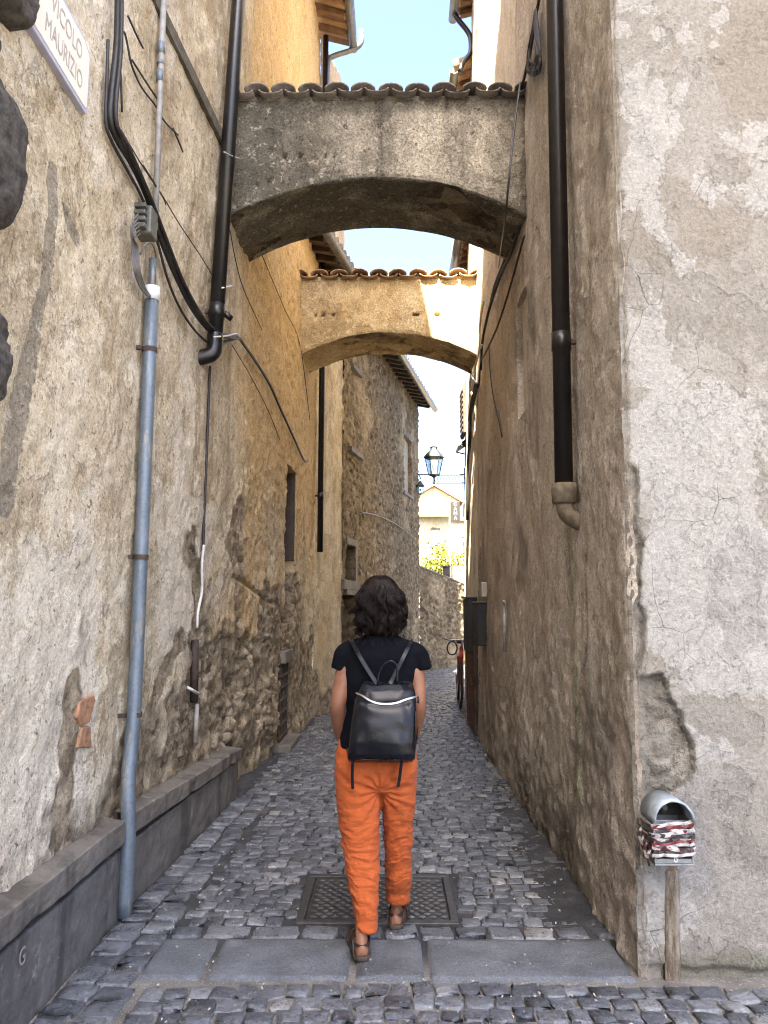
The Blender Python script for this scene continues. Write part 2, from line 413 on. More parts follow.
def mat_cobble():
    m = M('basalt_setts'); t = m.attr('tone'); a = m.noise(14, 7, .7); b = m.noise(90, 4, .65)
    c = m.ramp(t, [(0, (.036, .041, .049)), (.35, (.070, .078, .091)), (.7, (.135, .145, .16)), (1, (.26, .255, .245))])
    c = m.mix(.7, c, m.ramp(a, [(.3, .2), (.7, .8)]), 'OVERLAY')
    c = m.mix(m.math('MULTIPLY', m.ss(b, .58, .70), .6), c, (.33, .315, .28)); c = m.mix(.5, c, m.ramp(m.noise(45, 5, .7), [(.32, .1), (.68, .9)]), 'OVERLAY')
    c = m.mix(m.math('MULTIPLY', m.ss(m.noise(3, 6, .7), .55, .7), .35), c, (.15, .14, .12))
    ed = m.attr('edge')
    c = m.mix(m.math('MULTIPLY', m.ss(m.math('ADD', ed, m.math('MULTIPLY', m.math('SUBTRACT', a, .5), .8)), .55, .95), .6), c, (.16, .15, .13))
    r = m.ramp(m.math('ADD', m.math('MULTIPLY', a, .6), m.math('MULTIPLY', b, .4)), [(.32, .17), (.66, .48)])
    return m.fin(c, r, m.bump(m.math('ADD', m.math('MULTIPLY', a, .7), m.math('MULTIPLY', m.noise(45, 5, .7), .6)), .95, .012), 0, .6)
MAT_COBBLE = mat_cobble()
def mat_mortar():
    m = M('sandy_joints'); a = m.noise(5, 8, .7); b = m.noise(120, 4, .7)
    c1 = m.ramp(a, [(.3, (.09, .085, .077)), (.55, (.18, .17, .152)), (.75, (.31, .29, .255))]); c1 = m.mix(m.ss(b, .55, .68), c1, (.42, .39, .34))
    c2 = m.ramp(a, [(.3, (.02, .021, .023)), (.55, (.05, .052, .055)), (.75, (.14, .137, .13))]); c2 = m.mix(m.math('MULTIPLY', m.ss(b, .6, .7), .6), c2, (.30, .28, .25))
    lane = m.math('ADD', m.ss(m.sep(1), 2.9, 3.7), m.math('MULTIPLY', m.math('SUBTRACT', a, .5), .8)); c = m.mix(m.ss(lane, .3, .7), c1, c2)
    return m.fin(c, .9, m.bump(m.math('ADD', a, b), .8, .01), 0, .3)
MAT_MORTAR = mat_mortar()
def mat_slab():
    m = M('basalt_slab'); a = m.noise(6, 9, .72); b = m.noise(75, 5, .68); v = m.noise(260, 2)
    c = m.ramp(m.math('ADD', m.math('MULTIPLY', a, .6), m.math('MULTIPLY', b, .4)), [(.36, (.042, .049, .059)), (.62, (.155, .17, .188))])
    c = m.mix(m.ss(v, .60, .70), c, (.32, .30, .27)); c = m.mix(m.math('MULTIPLY', m.ss(m.noise(3.3, 8, .75), .6, .68), .6), c, (.27, .25, .22))
    return m.fin(c, m.ramp(a, [(.3, .34), (.7, .6)]), m.bump(m.math('ADD', a, b), .8, .012), 0, .5)
MAT_SLAB = mat_slab()

def mat_iron():
    m = M('worn_cast_iron'); n = m.noise(22, 6, .7); z = m.ss(m.sep(2), .0015, .006)
    c = m.mix(z, m.ramp(n, [(.3, (.028, .027, .026)), (.7, (.075, .068, .06))]), m.ramp(n, [(.35, (.075, .073, .07)), (.65, (.19, .187, .18))]))
    return m.fin(c, .42, m.bump(n, .5, .003), .5)
MAT_IRON = mat_iron()
MAT_BLACKPIPE = simple('black_painted_metal', (.008, .0075, .008), .36, 0, .4, 18, .002)
MAT_BROWNPIPE = simple('dark_brown_painted_metal', (.010, .0075, .0065), .34, 0, .4, 18, .002)
def mat_galv():
    m = M('weathered_galvanised_steel'); a = m.noise(9, 7, .7, m.mp((1, 1, .35))); b = m.vor(55)
    c = m.ramp(a, [(.3, (.085, .11, .13)), (.6, (.15, .185, .215)), (.75, (.22, .25, .27))])
    c = m.mix(.25, c, m.ramp(b, [(0, .3), (.8, .7)]), 'OVERLAY')
    c = m.mix(m.math('MULTIPLY', m.ss(m.noise(5, 8, .75, m.mp((3, 3, .5))), .53, .64), .65), c, (.33, .29, .22)); c = m.mix(m.math('MULTIPLY', m.ss(m.noise(30, 6, .75), .60, .68), .7), c, (.10, .07, .05))
    return m.fin(c, .5, m.bump(a, .3, .003), .35)
MAT_GALV = mat_galv()
MAT_CABLE = simple('black_rubber_cable', (.02, .019, .02), .55, 0, .4, 30)
MAT_CABLEG = simple('grey_sheathed_cable', (.12, .115, .11), .6, 0, .3, 30)
MAT_CABLEW = simple('dirty_white_cable', (.52, .50, .46), .55, 0, .2, 30)
MAT_GREYBOX = simple('grey_green_plastic', (.09, .095, .08), .5, 0, .35, 25)
MAT_WHITEPL = simple('white_plastic', (.62, .64, .66), .45, 0, .12, 25)
MAT_TERRA = simple('terracotta', (.36, .18, .095), .9, 0, .3, 30, .016, col2=(.17, .10, .06))
MAT_CLAY = simple('lichened_clay_pipe', (.15, .118, .08), .85, 0, .5, 16, .006)
def mat_tiles(name, c1, c2, c3):
    m = M(name); a = m.noise(4, 8, .72); b = m.noise(45, 5, .7)
    c = m.ramp(m.math('ADD', m.math('MULTIPLY', a, .65), m.math('MULTIPLY', b, .35)), [(.33, c1), (.5, c2), (.68, c3)])
    return m.fin(c, .9, m.bump(b, .6, .006), 0, .3)
MAT_TILE_GREY = mat_tiles('lichened_roof_tiles', (.07, .06, .05), (.17, .145, .12), (.33, .29, .25))
MAT_TILE_WARM = mat_tiles('clay_roof_tiles', (.17, .10, .055), (.33, .21, .12), (.45, .33, .21))
MAT_WOOD = simple('brown_roof_timber', (.17, .095, .055), .75, 0, .4, 8, .004)
MAT_DARKWOOD = simple('dark_roof_timber', (.06, .042, .03), .8, 0, .4, 8, .004)
MAT_GUTTER = simple('grey_copper_gutter', (.16, .165, .165), .45, .4, .3, 10)
MAT_BASALT = simple('dark_rusticated_stone', (.052, .046, .039), .92, 0, .75, 26, .03)
MAT_DARK = simple('dark_interior', (.012, .011, .010), .9, 0, .3, 10)
MAT_GLASS = simple('dusty_window_glass', (.03, .035, .04), .12, 0, .2, 3)
MAT_FRAME = simple('weathered_window_timber', (.20, .165, .125), .7, 0, .3, 12, .003)
MAT_RUST = simple('rusty_iron', (.065, .045, .034), .8, .3, .5, 30, .003)
MAT_GREYPAINT = simple('flat_grey_shutter_paint', (.50, .45, .39), .75, 0, .15, 9, .003)
MAT_BLACK = simple('black_enamel', (.010, .010, .011), .55, 0, .3, 20)

# ------------------------------------------------------------------ grids
def ticks(segs, extra=()):
    a = []
    for (x0, x1, st) in segs:
        n = max(1, int(round((x1-x0)/st))); a += list(np.linspace(x0, x1, n, endpoint=False))
    a.append(segs[-1][1]); a = np.array(a)
    for e in extra:   # slide the nearest grid line onto an opening's edge
        i = int(np.argmin(np.abs(a-e))); a[i] = e
    return np.unique(a)
def grid_wall(name, us, zs, pos, disp, mat, parent, flip=False, holes=(), smooth=True):
    """pos(U,Z)->(...,3); disp(U,Z)->(offset along the wall normal, attrs); holes=(u0,u1,z0,z1,depth)"""
    U, Z = np.meshgrid(us, zs)
    P = pos(U, Z); e = 1e-3
    du = pos(U+e, Z)-pos(U-e, Z); dz = pos(U, Z+e)-pos(U, Z-e)
    N = np.cross(du, dz); N /= np.linalg.norm(N, axis=-1, keepdims=True)
    if flip: N = -N
    D, at = disp(U, Z); P = P+N*D[..., None]
    nz, nu = U.shape; idx = np.arange(nz*nu).reshape(nz, nu)
    Q = np.stack([idx[:-1, :-1], idx[:-1, 1:], idx[1:, 1:], idx[1:, :-1]], -1).reshape(-1, 4)
    cu = (U[:-1, :-1]+U[:-1, 1:]).ravel()/2; cz = (Z[:-1, :-1]+Z[1:, :-1]).ravel()/2
    keep = np.ones(len(Q), bool)
    V = [P.reshape(-1, 3)]; A = {k: [np.asarray(v, float).ravel()] for k, v in at.items()}; base = nz*nu; JQ = []
    for (u0, u1, z0, z1, dep) in holes:
        keep &= ~((cu > u0) & (cu < u1) & (cz > z0) & (cz < z1))
        i0 = int(np.argmin(abs(us-u0))); i1 = int(np.argmin(abs(us-u1))); j0 = int(np.argmin(abs(zs-z0))); j1 = int(np.argmin(abs(zs-z1)))
        loop = [(j0, i) for i in range(i0, i1)]+[(j, i1) for j in range(j0, j1)]+[(j1, i) for i in range(i1, i0, -1)]+[(j, i0) for j in range(j1, j0, -1)]
        jj = np.array([l[0] for l in loop]); ii = np.array([l[1] for l in loop]); n = len(loop)
        front = P[jj, ii]; pb = pos(U, Z)[jj, ii]-N[jj, ii]*dep
        V += [front, pb]
        for k in A: A[k] += [np.asarray(at[k])[jj, ii]]*2
        for k in range(n):
            k2 = (k+1) % n; JQ.append((base+k, base+n+k, base+n+k2, base+k2))
        base += 2*n
    Q = Q[keep]
    if JQ: Q = np.vstack([Q, np.array(JQ)])
    if flip: Q = Q[:, ::-1]
    return mk(name, np.vstack(V), Q, mat, parent, smooth, {k: np.concatenate(v) for k, v in A.items()})

# ------------------------------------------------------------------ ground
def ground():
    mb = MB(); mb.box(-150, 150, -60, 240, -.5, -.06)
    g = mb.build('ground', MAT_MORTAR, origin=(0, 0, 0)); tag(g, kind='structure')
    us = ticks([(-1.5, 3.4, .035)]); ys = ticks([(.8, 7, .03), (7, 22, .08)])
    X, Y = np.meshgrid(us, ys)
    Zz = -.013+.006*fbm(X*3, Y*3, 5, 4)+.004*fbm(X*25, Y*25, 9, 2)
    Zz = Zz+.010*sst(X, .55, .95)*sst(Y, 3.3, 3.8)*(1-sst(Y, 5.6, 7.2))
    idx = np.arange(X.size).reshape(X.shape)
    Q = np.stack([idx[:-1, :-1], idx[:-1, 1:], idx[1:, 1:], idx[1:, :-1]], -1).reshape(-1, 4)
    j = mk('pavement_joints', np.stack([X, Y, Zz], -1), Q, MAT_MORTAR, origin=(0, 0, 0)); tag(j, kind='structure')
    # setts
    tu = np.array([-1, -.96, -.87, 0, .87, .96, 1.0])
    TU, TV = np.meshgrid(tu, tu)
    inner = (abs(TU) < .98) & (abs(TV) < .98)
    shrink = np.where((abs(TU) > .85) & (abs(TV) > .85), .93, 1.0)
    TU = TU*shrink; TV = TV*shrink
    edge = np.where(inner, np.where((abs(TU) > .90) | (abs(TV) > .90), .7, np.where((abs(TU) > .5) | (abs(TV) > .5), .3, 0)), 1.0)
    ring2 = (abs(TU) > .90) | (abs(TV) > .90)
    ti = np.arange(49).reshape(7, 7)
    TQ = np.stack([ti[:-1, :-1], ti[:-1, 1:], ti[1:, 1:], ti[1:, :-1]], -1).reshape(-1, 4)
    VV = []; QQ = []; TT = []; EE = []; cnt = [0]
    def stone(cx, cy, w, l, rot, tone, z0=0.0, dome=.006, jag=.009):
        jx = np.kron(rng.uniform(-1, 1, (4, 4)), np.ones((2, 2)))[:7, :7]*jag; jy = np.kron(rng.uniform(-1, 1, (4, 4)), np.ones((2, 2)))[:7, :7]*jag
        x = TU*w/2+jx; y = TV*l/2+jy
        tx, ty = rng.normal(0, .02, 2)
        z = np.where(inner, z0+dome*.55*(1-TU**2)*(1-TV**2)*1.3+np.kron(rng.normal(0, .0020, (4, 4)), np.ones((2, 2)))[:7, :7]+tx*x+ty*y, z0-.030)
        z = np.where(inner & ring2, z-.003, z)
        c, s = math.cos(rot), math.sin(rot)
        VV.append(np.stack([cx+x*c-y*s, cy+x*s+y*c, z], -1).reshape(-1, 3)); QQ.append(TQ+cnt[0]); cnt[0] += 49
        TT.append(np.full(49, tone)); EE.append(edge.ravel())
    def tone(): return float(np.clip(rng.beta(3.2, 3.6)+rng.normal(0, .05), 0, 1))
    # cross street and foreground, rows across the picture
    def pl(Y): return float(np.interp(Y, [-2, 2.8, 3.86, 6.1, 8.3, 10.3], [-1.30, -1.29, -1.295, -1.215, -1.12, -1.05]))
    y = .9
    while y < 3.08:
        l = rng.uniform(.085, .102); x = pl(y)+.02+rng.uniform(0, .05)
        while x < 3.3:
            w = rng.uniform(.078, .118)
            if not (y > 2.6 and x < -1.02):
                arch = .03*math.sin(x*1.7+1.0)
                stone(x+w/2, y+l/2+arch+rng.normal(0, .004), w-.005, l-.004, rng.normal(0, .03), tone(), rng.normal(-.002, .0013), .004)
            x += w
        y += l
    # larger gutter stones along the plinth
    y = 2.6
    while y < 6.1:
        l = rng.uniform(.10, .135); x0 = pl(y)+.015
        for k in range(2):
            w = rng.uniform(.12, .15)
            stone(x0+w/2, y+l/2+rng.normal(0, .005), w-.006, l-.006, rng.normal(-.08, .03), tone()*.85+.08, rng.normal(.002, .003), .008, .008); x0 += w
        y += l
    # ragged row behind the slabs
    x = -1.0
    while x < .95:
        w = rng.uniform(.14, .24); stone(x+w/2, 3.585+rng.normal(0, .006), w-.008, .112, rng.normal(0, .03), tone(), rng.normal(0, .002), .005, .009); x += w
    # the lane itself
    y = 3.66; row = 0
    while y < 22.5:
        l = rng.uniform(.078, .096) if y < 12 else .12
        x = (pl(y)+(.30 if y < 6.1 else .02)) if y < 10.3 else float(np.interp(y, [10.3, 11.4, 17.8, 20], [-1.05, -.75, .69, 1.9]))
        x += rng.uniform(0, .07); xe = float(xr(min(y, 13.4), 0))+(.6 if y > 13 else 0)+.02
        while x < xe:
            w = rng.uniform(.072, .108) if y < 12 else .13
            cx, cy = x+w/2, y+l/2+.05*math.sin(x*2.2)*sst(y, 4, 5)+rng.normal(0, .006)
            if not (-.475 < cx < .355 and 3.6 < cy < 4.37):
                sunk = float(sst(cx, .55, .9)*sst(cy, 3.3, 3.8)*(1-sst(cy, 5.4, 7.4)))
                stone(cx, cy, w-.003, l-.002, rng.normal(-.05, .04), tone(), rng.normal(-.002, .0014)-.004*sunk, .004*(1-.8*sunk), .006)
            x += w
        y += l; row += 1
    V = np.vstack(VV)
    s = mk('street', V, np.vstack(QQ), MAT_COBBLE, origin=(0, 0, 0), attrs={'tone': np.concatenate(TT), 'edge': np.concatenate(EE)})
    tag(s, kind='structure')
    # threshold slabs
    V = []; Q = []; b = 0
    for (x0, x1) in [(-1.02, -.755), (-.748, -.16), (-.152, .145), (.152, .985)]:
        gx = np.linspace(x0, x1, max(6, int((x1-x0)/.02))); gy = np.linspace(3.145, 3.525, 20)
        X, Y = np.meshgrid(gx, gy)
        ex = np.minimum(np.minimum(X-x0, x1-X), np.minimum(Y-3.145, 3.525-Y))
        Z = .002+.003*fbm(X*6, Y*6, 3, 4)-.03*(1-sst(ex, -.001, .005))-.005*(1-sst(ex, 0, .03))*vn(X*20, Y*20, 4)
        idx = np.arange(X.size).reshape(X.shape)+b; b += X.size
        V.append(np.stack([X, Y, Z], -1).reshape(-1, 3)); Q.append(np.stack([idx[:-1, :-1], idx[:-1, 1:], idx[1:, 1:], idx[1:, :-1]], -1).reshape(-1, 4))
    s = mk('pavement_slabs', np.vstack(V), np.vstack(Q), MAT_SLAB, origin=(0, 0, 0)); tag(s, kind='structure')
ground()

# small pale litter and grit lying on the paving
def litter():
    mb = MB()
    for i in range(420):
        y = 2.2+5.5*rng.random()**1.6; x = rng.uniform(-1.15, .95); s = rng.uniform(.002, .006)
        if rng.random() < .5: x = rng.choice([-1, 1])*rng.uniform(.55, 1.0)+(-.15 if x < 0 else 0)
        a = rng.uniform(0, 3.1)
        mb.obox((x, y, .006), (s*math.cos(a), s*math.sin(a), .001), (-s*.6*math.sin(a), s*.6*math.cos(a), 0), (0, 0, s*.4))
    o = mb.build('litter', simple('pale_grit', (.36, .33, .28), .9, 0, .4, 60), origin=(0, 0, 0)); tag(o, kind='stuff', label='pale grit and crumbs scattered over the paving', cat='litter')
litter()

# ------------------------------------------------------------------ left: plastered house
def L2(px, py): p = on_l(px, py); return (p.y, p.z)
HL = thing('plastered_house', 'tall ochre plastered house with a stained crumbling wall on the left of the lane', 'house', (-1.4, 6, 0))
NICHE = (8.02, 8.62, 1.30, 3.05, .22)
GRILL = (7.98, 8.60, .06, 1.02, .16)
def left_wall():
    us = ticks([(-2.2, 2.0, .2), (2.0, 6.2, .0165), (6.2, 10.3, .024)], [NICHE[0], NICHE[1], GRILL[0]])
    zs = ticks([(-.05, 3.2, .0175), (3.2, 6.6, .024), (6.6, 10.2, .05)], [NICHE[2], NICHE[3], GRILL[2], GRILL[3]])
    strip = [L2(*p) for p in [(53, 170), (49, 230), (43, 290), (34, 340), (22, 400), (12, 450), (6, 500)]]
    fiss = [L2(*p) for p in [(190, 548), (196, 566), (199, 600), (195, 640), (193, 690), (196, 735)]]
    chan = [L2(*p) for p in [(210, 360), (207, 440), (204, 520), (200, 570)]]
    dash = [L2(*p) for p in [(64, 210), (70, 226), (76, 238)]]
    brk = [L2(*p) for p in [(76, 690), (72, 740), (66, 790), (60, 830)]]
    diag = [L2(*p) for p in [(180, 640), (158, 690), (140, 740), (128, 790)]]
    ledge = [L2(*p) for p in [(232, 574), (252, 588), (275, 604)]]
    sockt = [L2(165, 348)]
    def disp(U, Z):
        warp = fbm(U*1.5, Z*1.5, 40, 5)
        zl = np.interp(U, [2, 3.0, 4.1, 4.6, 5.2, 6.2, 8.3, 9.2, 10.3], [1.25, 1.0, .80, 1.25, 1.75, 2.05, 1.7, 1.35, 1.0])
        loss = (zl-.18-Z)/.62+2.0*warp+.35*fbm(U*6, Z*6, 44, 3)
        dB, _ = polyline_dist(U, Z, brk); loss = np.maximum(loss, (.075-dB)/.05+.7*fbm(U*9, Z*9, 45, 3))
        dD, _ = polyline_dist(U, Z, diag); loss = np.maximum(loss, (.07-dD)/.05+.9*fbm(U*9, Z*9, 48, 3))
        dF, fF = polyline_dist(U, Z, fiss); loss = np.maximum(loss, (.12-dF)/.09+1.2*fbm(U*8, Z*8, 46, 3))
        lossm = np.clip(loss*.5+.5, 0, 1); L = sst(lossm, .42, .58)
        f1, f2, cid = vor(U*6.2+.5*fbm(U*3, Z*3, 50, 2), Z*9+.5*fbm(U*3, Z*3, 51, 2), 52)
        stones = sst(f2-f1, .03, .30)*(.6+.8*cid)
        h = .018*fbm(U*.9, Z*.9, 60, 3)+.012*fbm(U*5, Z*5, 61, 4)+.007*fbm(U*22, Z*22, 62, 3)
        deep = np.interp(U, [2, 4.2, 5.2, 6.4, 8.2, 9.4], [.35, .4, .65, 1.05, .9, .5])*np.clip((zl-Z)/1.0+.3, .35, 1.3)
        rub = -.026*deep+stones*(.002+.022*sst(fbm(U*2.3, Z*2.3, 68, 3), -.05, .25))*np.minimum(1.3, deep)-.022*deep*ridge(U*3, Z*3, 64, 4)+.020*fbm(U*14, Z*14, 65, 4)+.065*deep*fbm(U*2.4, Z*2.4, 66, 4)
        tf = sst(U, 5.2, 6.6); h = h+tf*(.016*fbm(U*11, Z*9, 55, 4)+.012*(ridge(U*3.0, Z*7, 56, 3)-.6)+.009*fbm(U*26, Z*22, 57, 2))
        h = h*(1-.5*L)+L*rub
        # plaster edge curls out a little just before it breaks
        h = h+.007*np.exp(-((lossm-.40)/.05)**2)
        h = h-.05*np.exp(-(dF/(.022+.012*vn(Z*14, U*3, 70)))**2)
        dC, _ = polyline_dist(U, Z, chan); h = h-.014*np.exp(-(dC/.016)**2)
        dS, fS = polyline_dist(U, Z, strip); ws = .030+.035*fS+.012*fbm(Z*7, U*7, 71, 2)
        sm = sst(ws-dS, -.006, .006); h = h-.004*sm
        dd, _ = polyline_dist(U, Z, dash); dashm = np.exp(-(dd/.022)**2); h = h-.012*dashm
        dl, fl = polyline_dist(U, Z, ledge); h = h-.045*np.exp(-(dl/.018)**2)
        pit = sst(vn(U*11, Z*11, 73), .90, .97); h = h-.010*pit*sst(vn(U*2, Z*2, 74), .5, .7)
        # smooth pilaster-like strip and dirty foot
        ed = np.minimum(1, np.minimum(abs(U-NICHE[0]), abs(U-NICHE[1]))/.05)
        patch = np.clip(sm*.95+.8*dashm+.42*sst(fbm(U*1.6, Z*.9, 75, 3), .12, .4), 0, 1)
        dirt = np.clip(.55*sst(zl+.5-Z, 0, 1.2)+.35*fbm(U*2, Z*.7, 76, 3)+.8*np.exp(-(dF/.06)**2)+.5*np.exp(-(dC/.035)**2), 0, 1)
        white = np.clip(.35+.9*fbm(U*1.3, Z*1.0, 77, 4)+.25*np.exp(-((U-3.2)/.8)**2)+.15*(Z < 2.2), 0, 1)
        ochre = np.clip(sst(U, 5.0, 6.4)*(.55+.5*sst(Z, 1.6, 3.5))+.5*fbm(U*1.5, Z*.8, 79, 4)*sst(U, 3.5, 5.5), 0, 1)  # deeper ochre farther along and higher up paints in warm bounced sunlight
        return h, dict(loss=lossm, patch=patch, dirt=dirt, white=white*(1-.6*ochre), ochre=ochre)
    grid_wall('wall', us, zs, lambda U, Z: np.stack([xl(U, Z), U, Z], -1), disp, MAT_LEFT, HL, False, [NICHE, GRILL])
    # end wall that closes the house where the lane widens to the stone house
    us = ticks([(0, 1.18, .03)]); zs = ticks([(-.05, 10.2, .045)])
    def d2(U, Z):
        lossm = np.clip(.5*((.5-Z)/.5+1.2*fbm(U*2, Z*2, 80, 4))+.35, 0, 1)
        return .012*fbm(U*3, Z*2, 81, 4)+.014*fbm(U*11, Z*8, 85, 3)-.02*sst(lossm, .4, .6), dict(loss=lossm, patch=np.clip(.4*fbm(U*3, Z, 82, 3), 0, 1), dirt=np.clip(.5-Z*.3, 0, .6), white=.2+.3*fbm(U*2, Z, 83, 3), ochre=.45+.6*fbm(U*3, Z, 84, 4))
    grid_wall('end_wall', us, zs, lambda U, Z: np.stack([-1.05+U*.263+0*Z, 10.3+U*.965, Z], -1), d2, MAT_LEFT, HL)
left_wall()
def back_panel(name, hole, mat, parent, fx, side, inset=.02):
    u0, u1, z0, z1, d = hole; x = [float(fx(u, (z0+z1)/2))-side*(d-inset) for u in (u0, u1)]
    mb = MB(); e = .03
    mb.hexa([(x[0]-side*.05, u0-e, z0-e), (x[0], u0-e, z0-e), (x[1], u1+e, z0-e), (x[1]-side*.05, u1+e, z0-e),
             (x[0]-side*.05, u0-e, z1+e), (x[0], u0-e, z1+e), (x[1], u1+e, z1+e), (x[1]-side*.05, u1+e, z1+e)])
    return mb.build(name, mat, parent)
w = back_panel('window', NICHE, MAT_FRAME, HL, xl, 1)
mb = MB(); xs_ = float(xl(8.6, 2.5)); mb.box(xs_-.20, xs_-.005, 8.575, 8.615, 2.02, 3.04); mb.build('shutter', MAT_DARKWOOD, w, bevel=.004)  # dark board added on the far jamb to darken the niche
mb = MB(); xw = float(xl(8.3, 2))-.195
for (z0, z1, y0, y1) in [(2.05, 2.55, 8.08, 8.56), (2.60, 2.98, 8.08, 8.56)]: mb.box(xw-.01, xw+.004, y0, y1, z0, z1)
mb.build('pane', MAT_GLASS, w)
mb = MB(); mb.box(xw-.01, xw+.05, 8.03, 8.61, 1.31, 1.95); mb.build('board', simple('grey_green_boarding', (.17, .17, .14), .8, 0, .4, 8, .004), w, bevel=.006)
g = back_panel('cellar_door', GRILL, MAT_DARK, HL, xl, 1)
mb = MB(); xg = float(xl(8.3, .5))-.06
for k in range(6): mb.box(xg, xg+.02, 8.02+k*.105, 8.04+k*.105, .07, .90)
for k in range(7): mb.box(xg-.004, xg+.026, 7.99, 8.59, .10+k*.128, .125+k*.128)
mb.build('grille', MAT_RUST, g)
mb = MB(); mb.box(xg-.02, xg+.075, 7.97, 8.61, .885, 1.015); mb.build('lintel', MAT_COPING, g, bevel=.01)
mb = MB(); mb.box(xg-.06, xg+.16, 7.90, 8.68, -.05, .062); mb.build('sill', MAT_COPING, g, bevel=.012)

# plinth with two runs of coping, stepping where the pipe goes down
def plinth():
    def face(Y): return np.interp(Y, [-2, 2.8, 3.86, 6.12], [-1.30, -1.29, -1.295, -1.212])
    def run(y0, y1, zt0, zt1, co, mat, name, parent, seed, amp):
        ys = np.linspace(y0, y1, int((y1-y0)/.016)); prof = []   # profile across: (offset from face, height 0..1 role)
        if co: pts = [(-.16, 1.06, 1), (-.03, 1.012, 1), (.019, 1.0, 1), (.0265, .988, 1), (.027, .97, 1), (.027, .86, 1), (.027, .785, 1), (.022, .765, 1), (-.01, .76, 1)]
        else: pts = [(-.1, .775, 1), (0, .77, 1)]+[(0.0, f, 1) for f in np.linspace(.74, -.08, 22)]
        pp = np.array(pts); n = 1
        fine = []
        for i in range(len(pp)-1):
            m = max(1, int(np.hypot(pp[i+1, 0]-pp[i, 0], (pp[i+1, 1]-pp[i, 1])*.46)/.014))
            for k in range(m): fine.append(pp[i]+(pp[i+1]-pp[i])*k/m)
        fine.append(pp[-1]); fine = np.array(fine)
        Yg, I = np.meshgrid(ys, np.arange(len(fine)), indexing='ij')
        zt = np.interp(Yg, [y0, y1], [zt0, zt1])
        off = fine[I, 0]; zz = fine[I, 1]*zt
        nx = amp*(fbm(Yg*3, zz*6, seed, 4)+.6*fbm(Yg*14, zz*20, seed+5, 3)); chip = sst(vn(Yg*5, zz*9, seed+9), .72, .9)*.018 if co else 0
        X = face(Yg)+off+nx-chip; Zz = zz+nx*.6*(off > -.02)*(I < 6 if co else 0)
        idx = np.arange(Yg.size).reshape(Yg.shape)
        Q = np.stack([idx[:-1, :-1], idx[1:, :-1], idx[1:, 1:], idx[:-1, 1:]], -1).reshape(-1, 4)[:, ::-1]
        V = np.stack([X, Yg, Zz], -1).reshape(-1, 3)
        # far end cap
        r = list(idx[-1]); Vc = [V[i] for i in r]+[(V[r[-1]][0]-.2, y1, V[r[-1]][2]), (V[r[0]][0]-.05, y1, V[r[0]][2]-.02)]
        cap = tuple(range(len(V), len(V)+len(Vc))); V = np.vstack([V, Vc])
        return mk(name, V, [tuple(q) for q in Q]+[cap], mat, parent, not co)
    p = run(-1.0, 6.10, .475, .35, False, MAT_PLINTH, 'plinth', HL, 90, .007)
    run(-1.0, 3.70, .50, .452, True, MAT_COPING, 'coping', p, 94, .007)
    run(3.79, 6.12, .458, .355, True, MAT_COPING, 'coping', p, 97, .006)
plinth()
# chalk letter scrawled on the plinth
c0 = Vector((-1.283, 2.98, .115)); d0 = ray(22, 965); t0 = -1.279/d0.x; c0 = Vector((-1.279, d0.y*t0, CAMZ+d0.z*t0))
V, F = text_mesh('G', .085, lambda x, y, d: (c0.x+d, c0.y+x*.8, c0.z+y), .002)
mk('scrawl', V, F, simple('chalk_scrawl', (.24, .21, .195), .9), HL)

# dark bossed stones round the portal next door
def boss(px_r, z0, z1, y0, seed, x1=-1.245):
    mb = MB(); y1 = None
    d = ray(px_r, (0)); 
    yr = y0[1]; ya = y0[0]
    n = 30; V = []
    a = np.linspace(-1, 1, n); A, B = np.meshgrid(a, a)
    h = np.clip((1-np.abs(A)**9)*(1-np.abs(B)**9), 0, 1)**.28
    yy = (ya+yr)/2+A*(yr-ya)/2*(1-.10*np.abs(B)**3); zz = (z0+z1)/2+B*(z1-z0)/2*(1-.10*np.abs(A)**3)
    xx = -1.40+h*(x1+1.40)+.026*fbm(A*2+seed, B*2, seed, 4)*h+.020*(ridge(A*4+seed, B*4, seed, 3)-.6)*h
    idx = np.arange(n*n).reshape(n, n); Q = np.stack([idx[:-1, :-1], idx[:-1, 1:], idx[1:, 1:], idx[1:, :-1]], -1).reshape(-1, 4)
    mk('bossed_stone', np.stack([xx, yy, zz], -1), Q, MAT_BASALT, HL)
boss(38, 3.47, 4.05, (1.75, 2.44), 3); boss(15, 3.20, 3.45, (1.7, 2.28), 5, -1.30); boss(27, 2.70, 3.20, (1.75, 2.41), 8)
boss(12, 2.10, 2.42, (1.75, 2.40), 11); boss(12, 2.44, 2.71, (1.7, 2.24), 15, -1.31)

# broken roof tile pieces bedded in the wall
for (pts, seed) in [([(74, 702), (88, 694), (90, 700), (84, 722), (76, 727), (71, 718)], 1), ([(77, 727), (85, 726), (86, 748), (72, 748)], 2)]:
    P = [on_l(*p, -.025) for p in pts]; mb = MB(); mb.prism(P[::-1], (.028, 0, 0)); mb.build('tile_fragment', MAT_TERRA, HL, bevel=.006)
# moulding band high on the wall, ending at the downpipe
P0, P1 = on_l(178, 40, 0), on_l(221, 143, 0)
ys = np.linspace(3.0, 5.35, 30); rings = []
zm = P1.z
for y in ys:
    x = float(xl(y, zm)); rings.append([(x-.02, y, zm-.03), (x+.028, y, zm-.025), (x+.034, y, zm+.05), (x+.022, y, zm+.075), (x-.02, y, zm+.08)])
mb = MB(); mb.loft(rings); mb.build('string_course', simple('dark_stone_band', (.10, .088, .07), .9, 0, .5, 14, .006), HL, smooth=False)

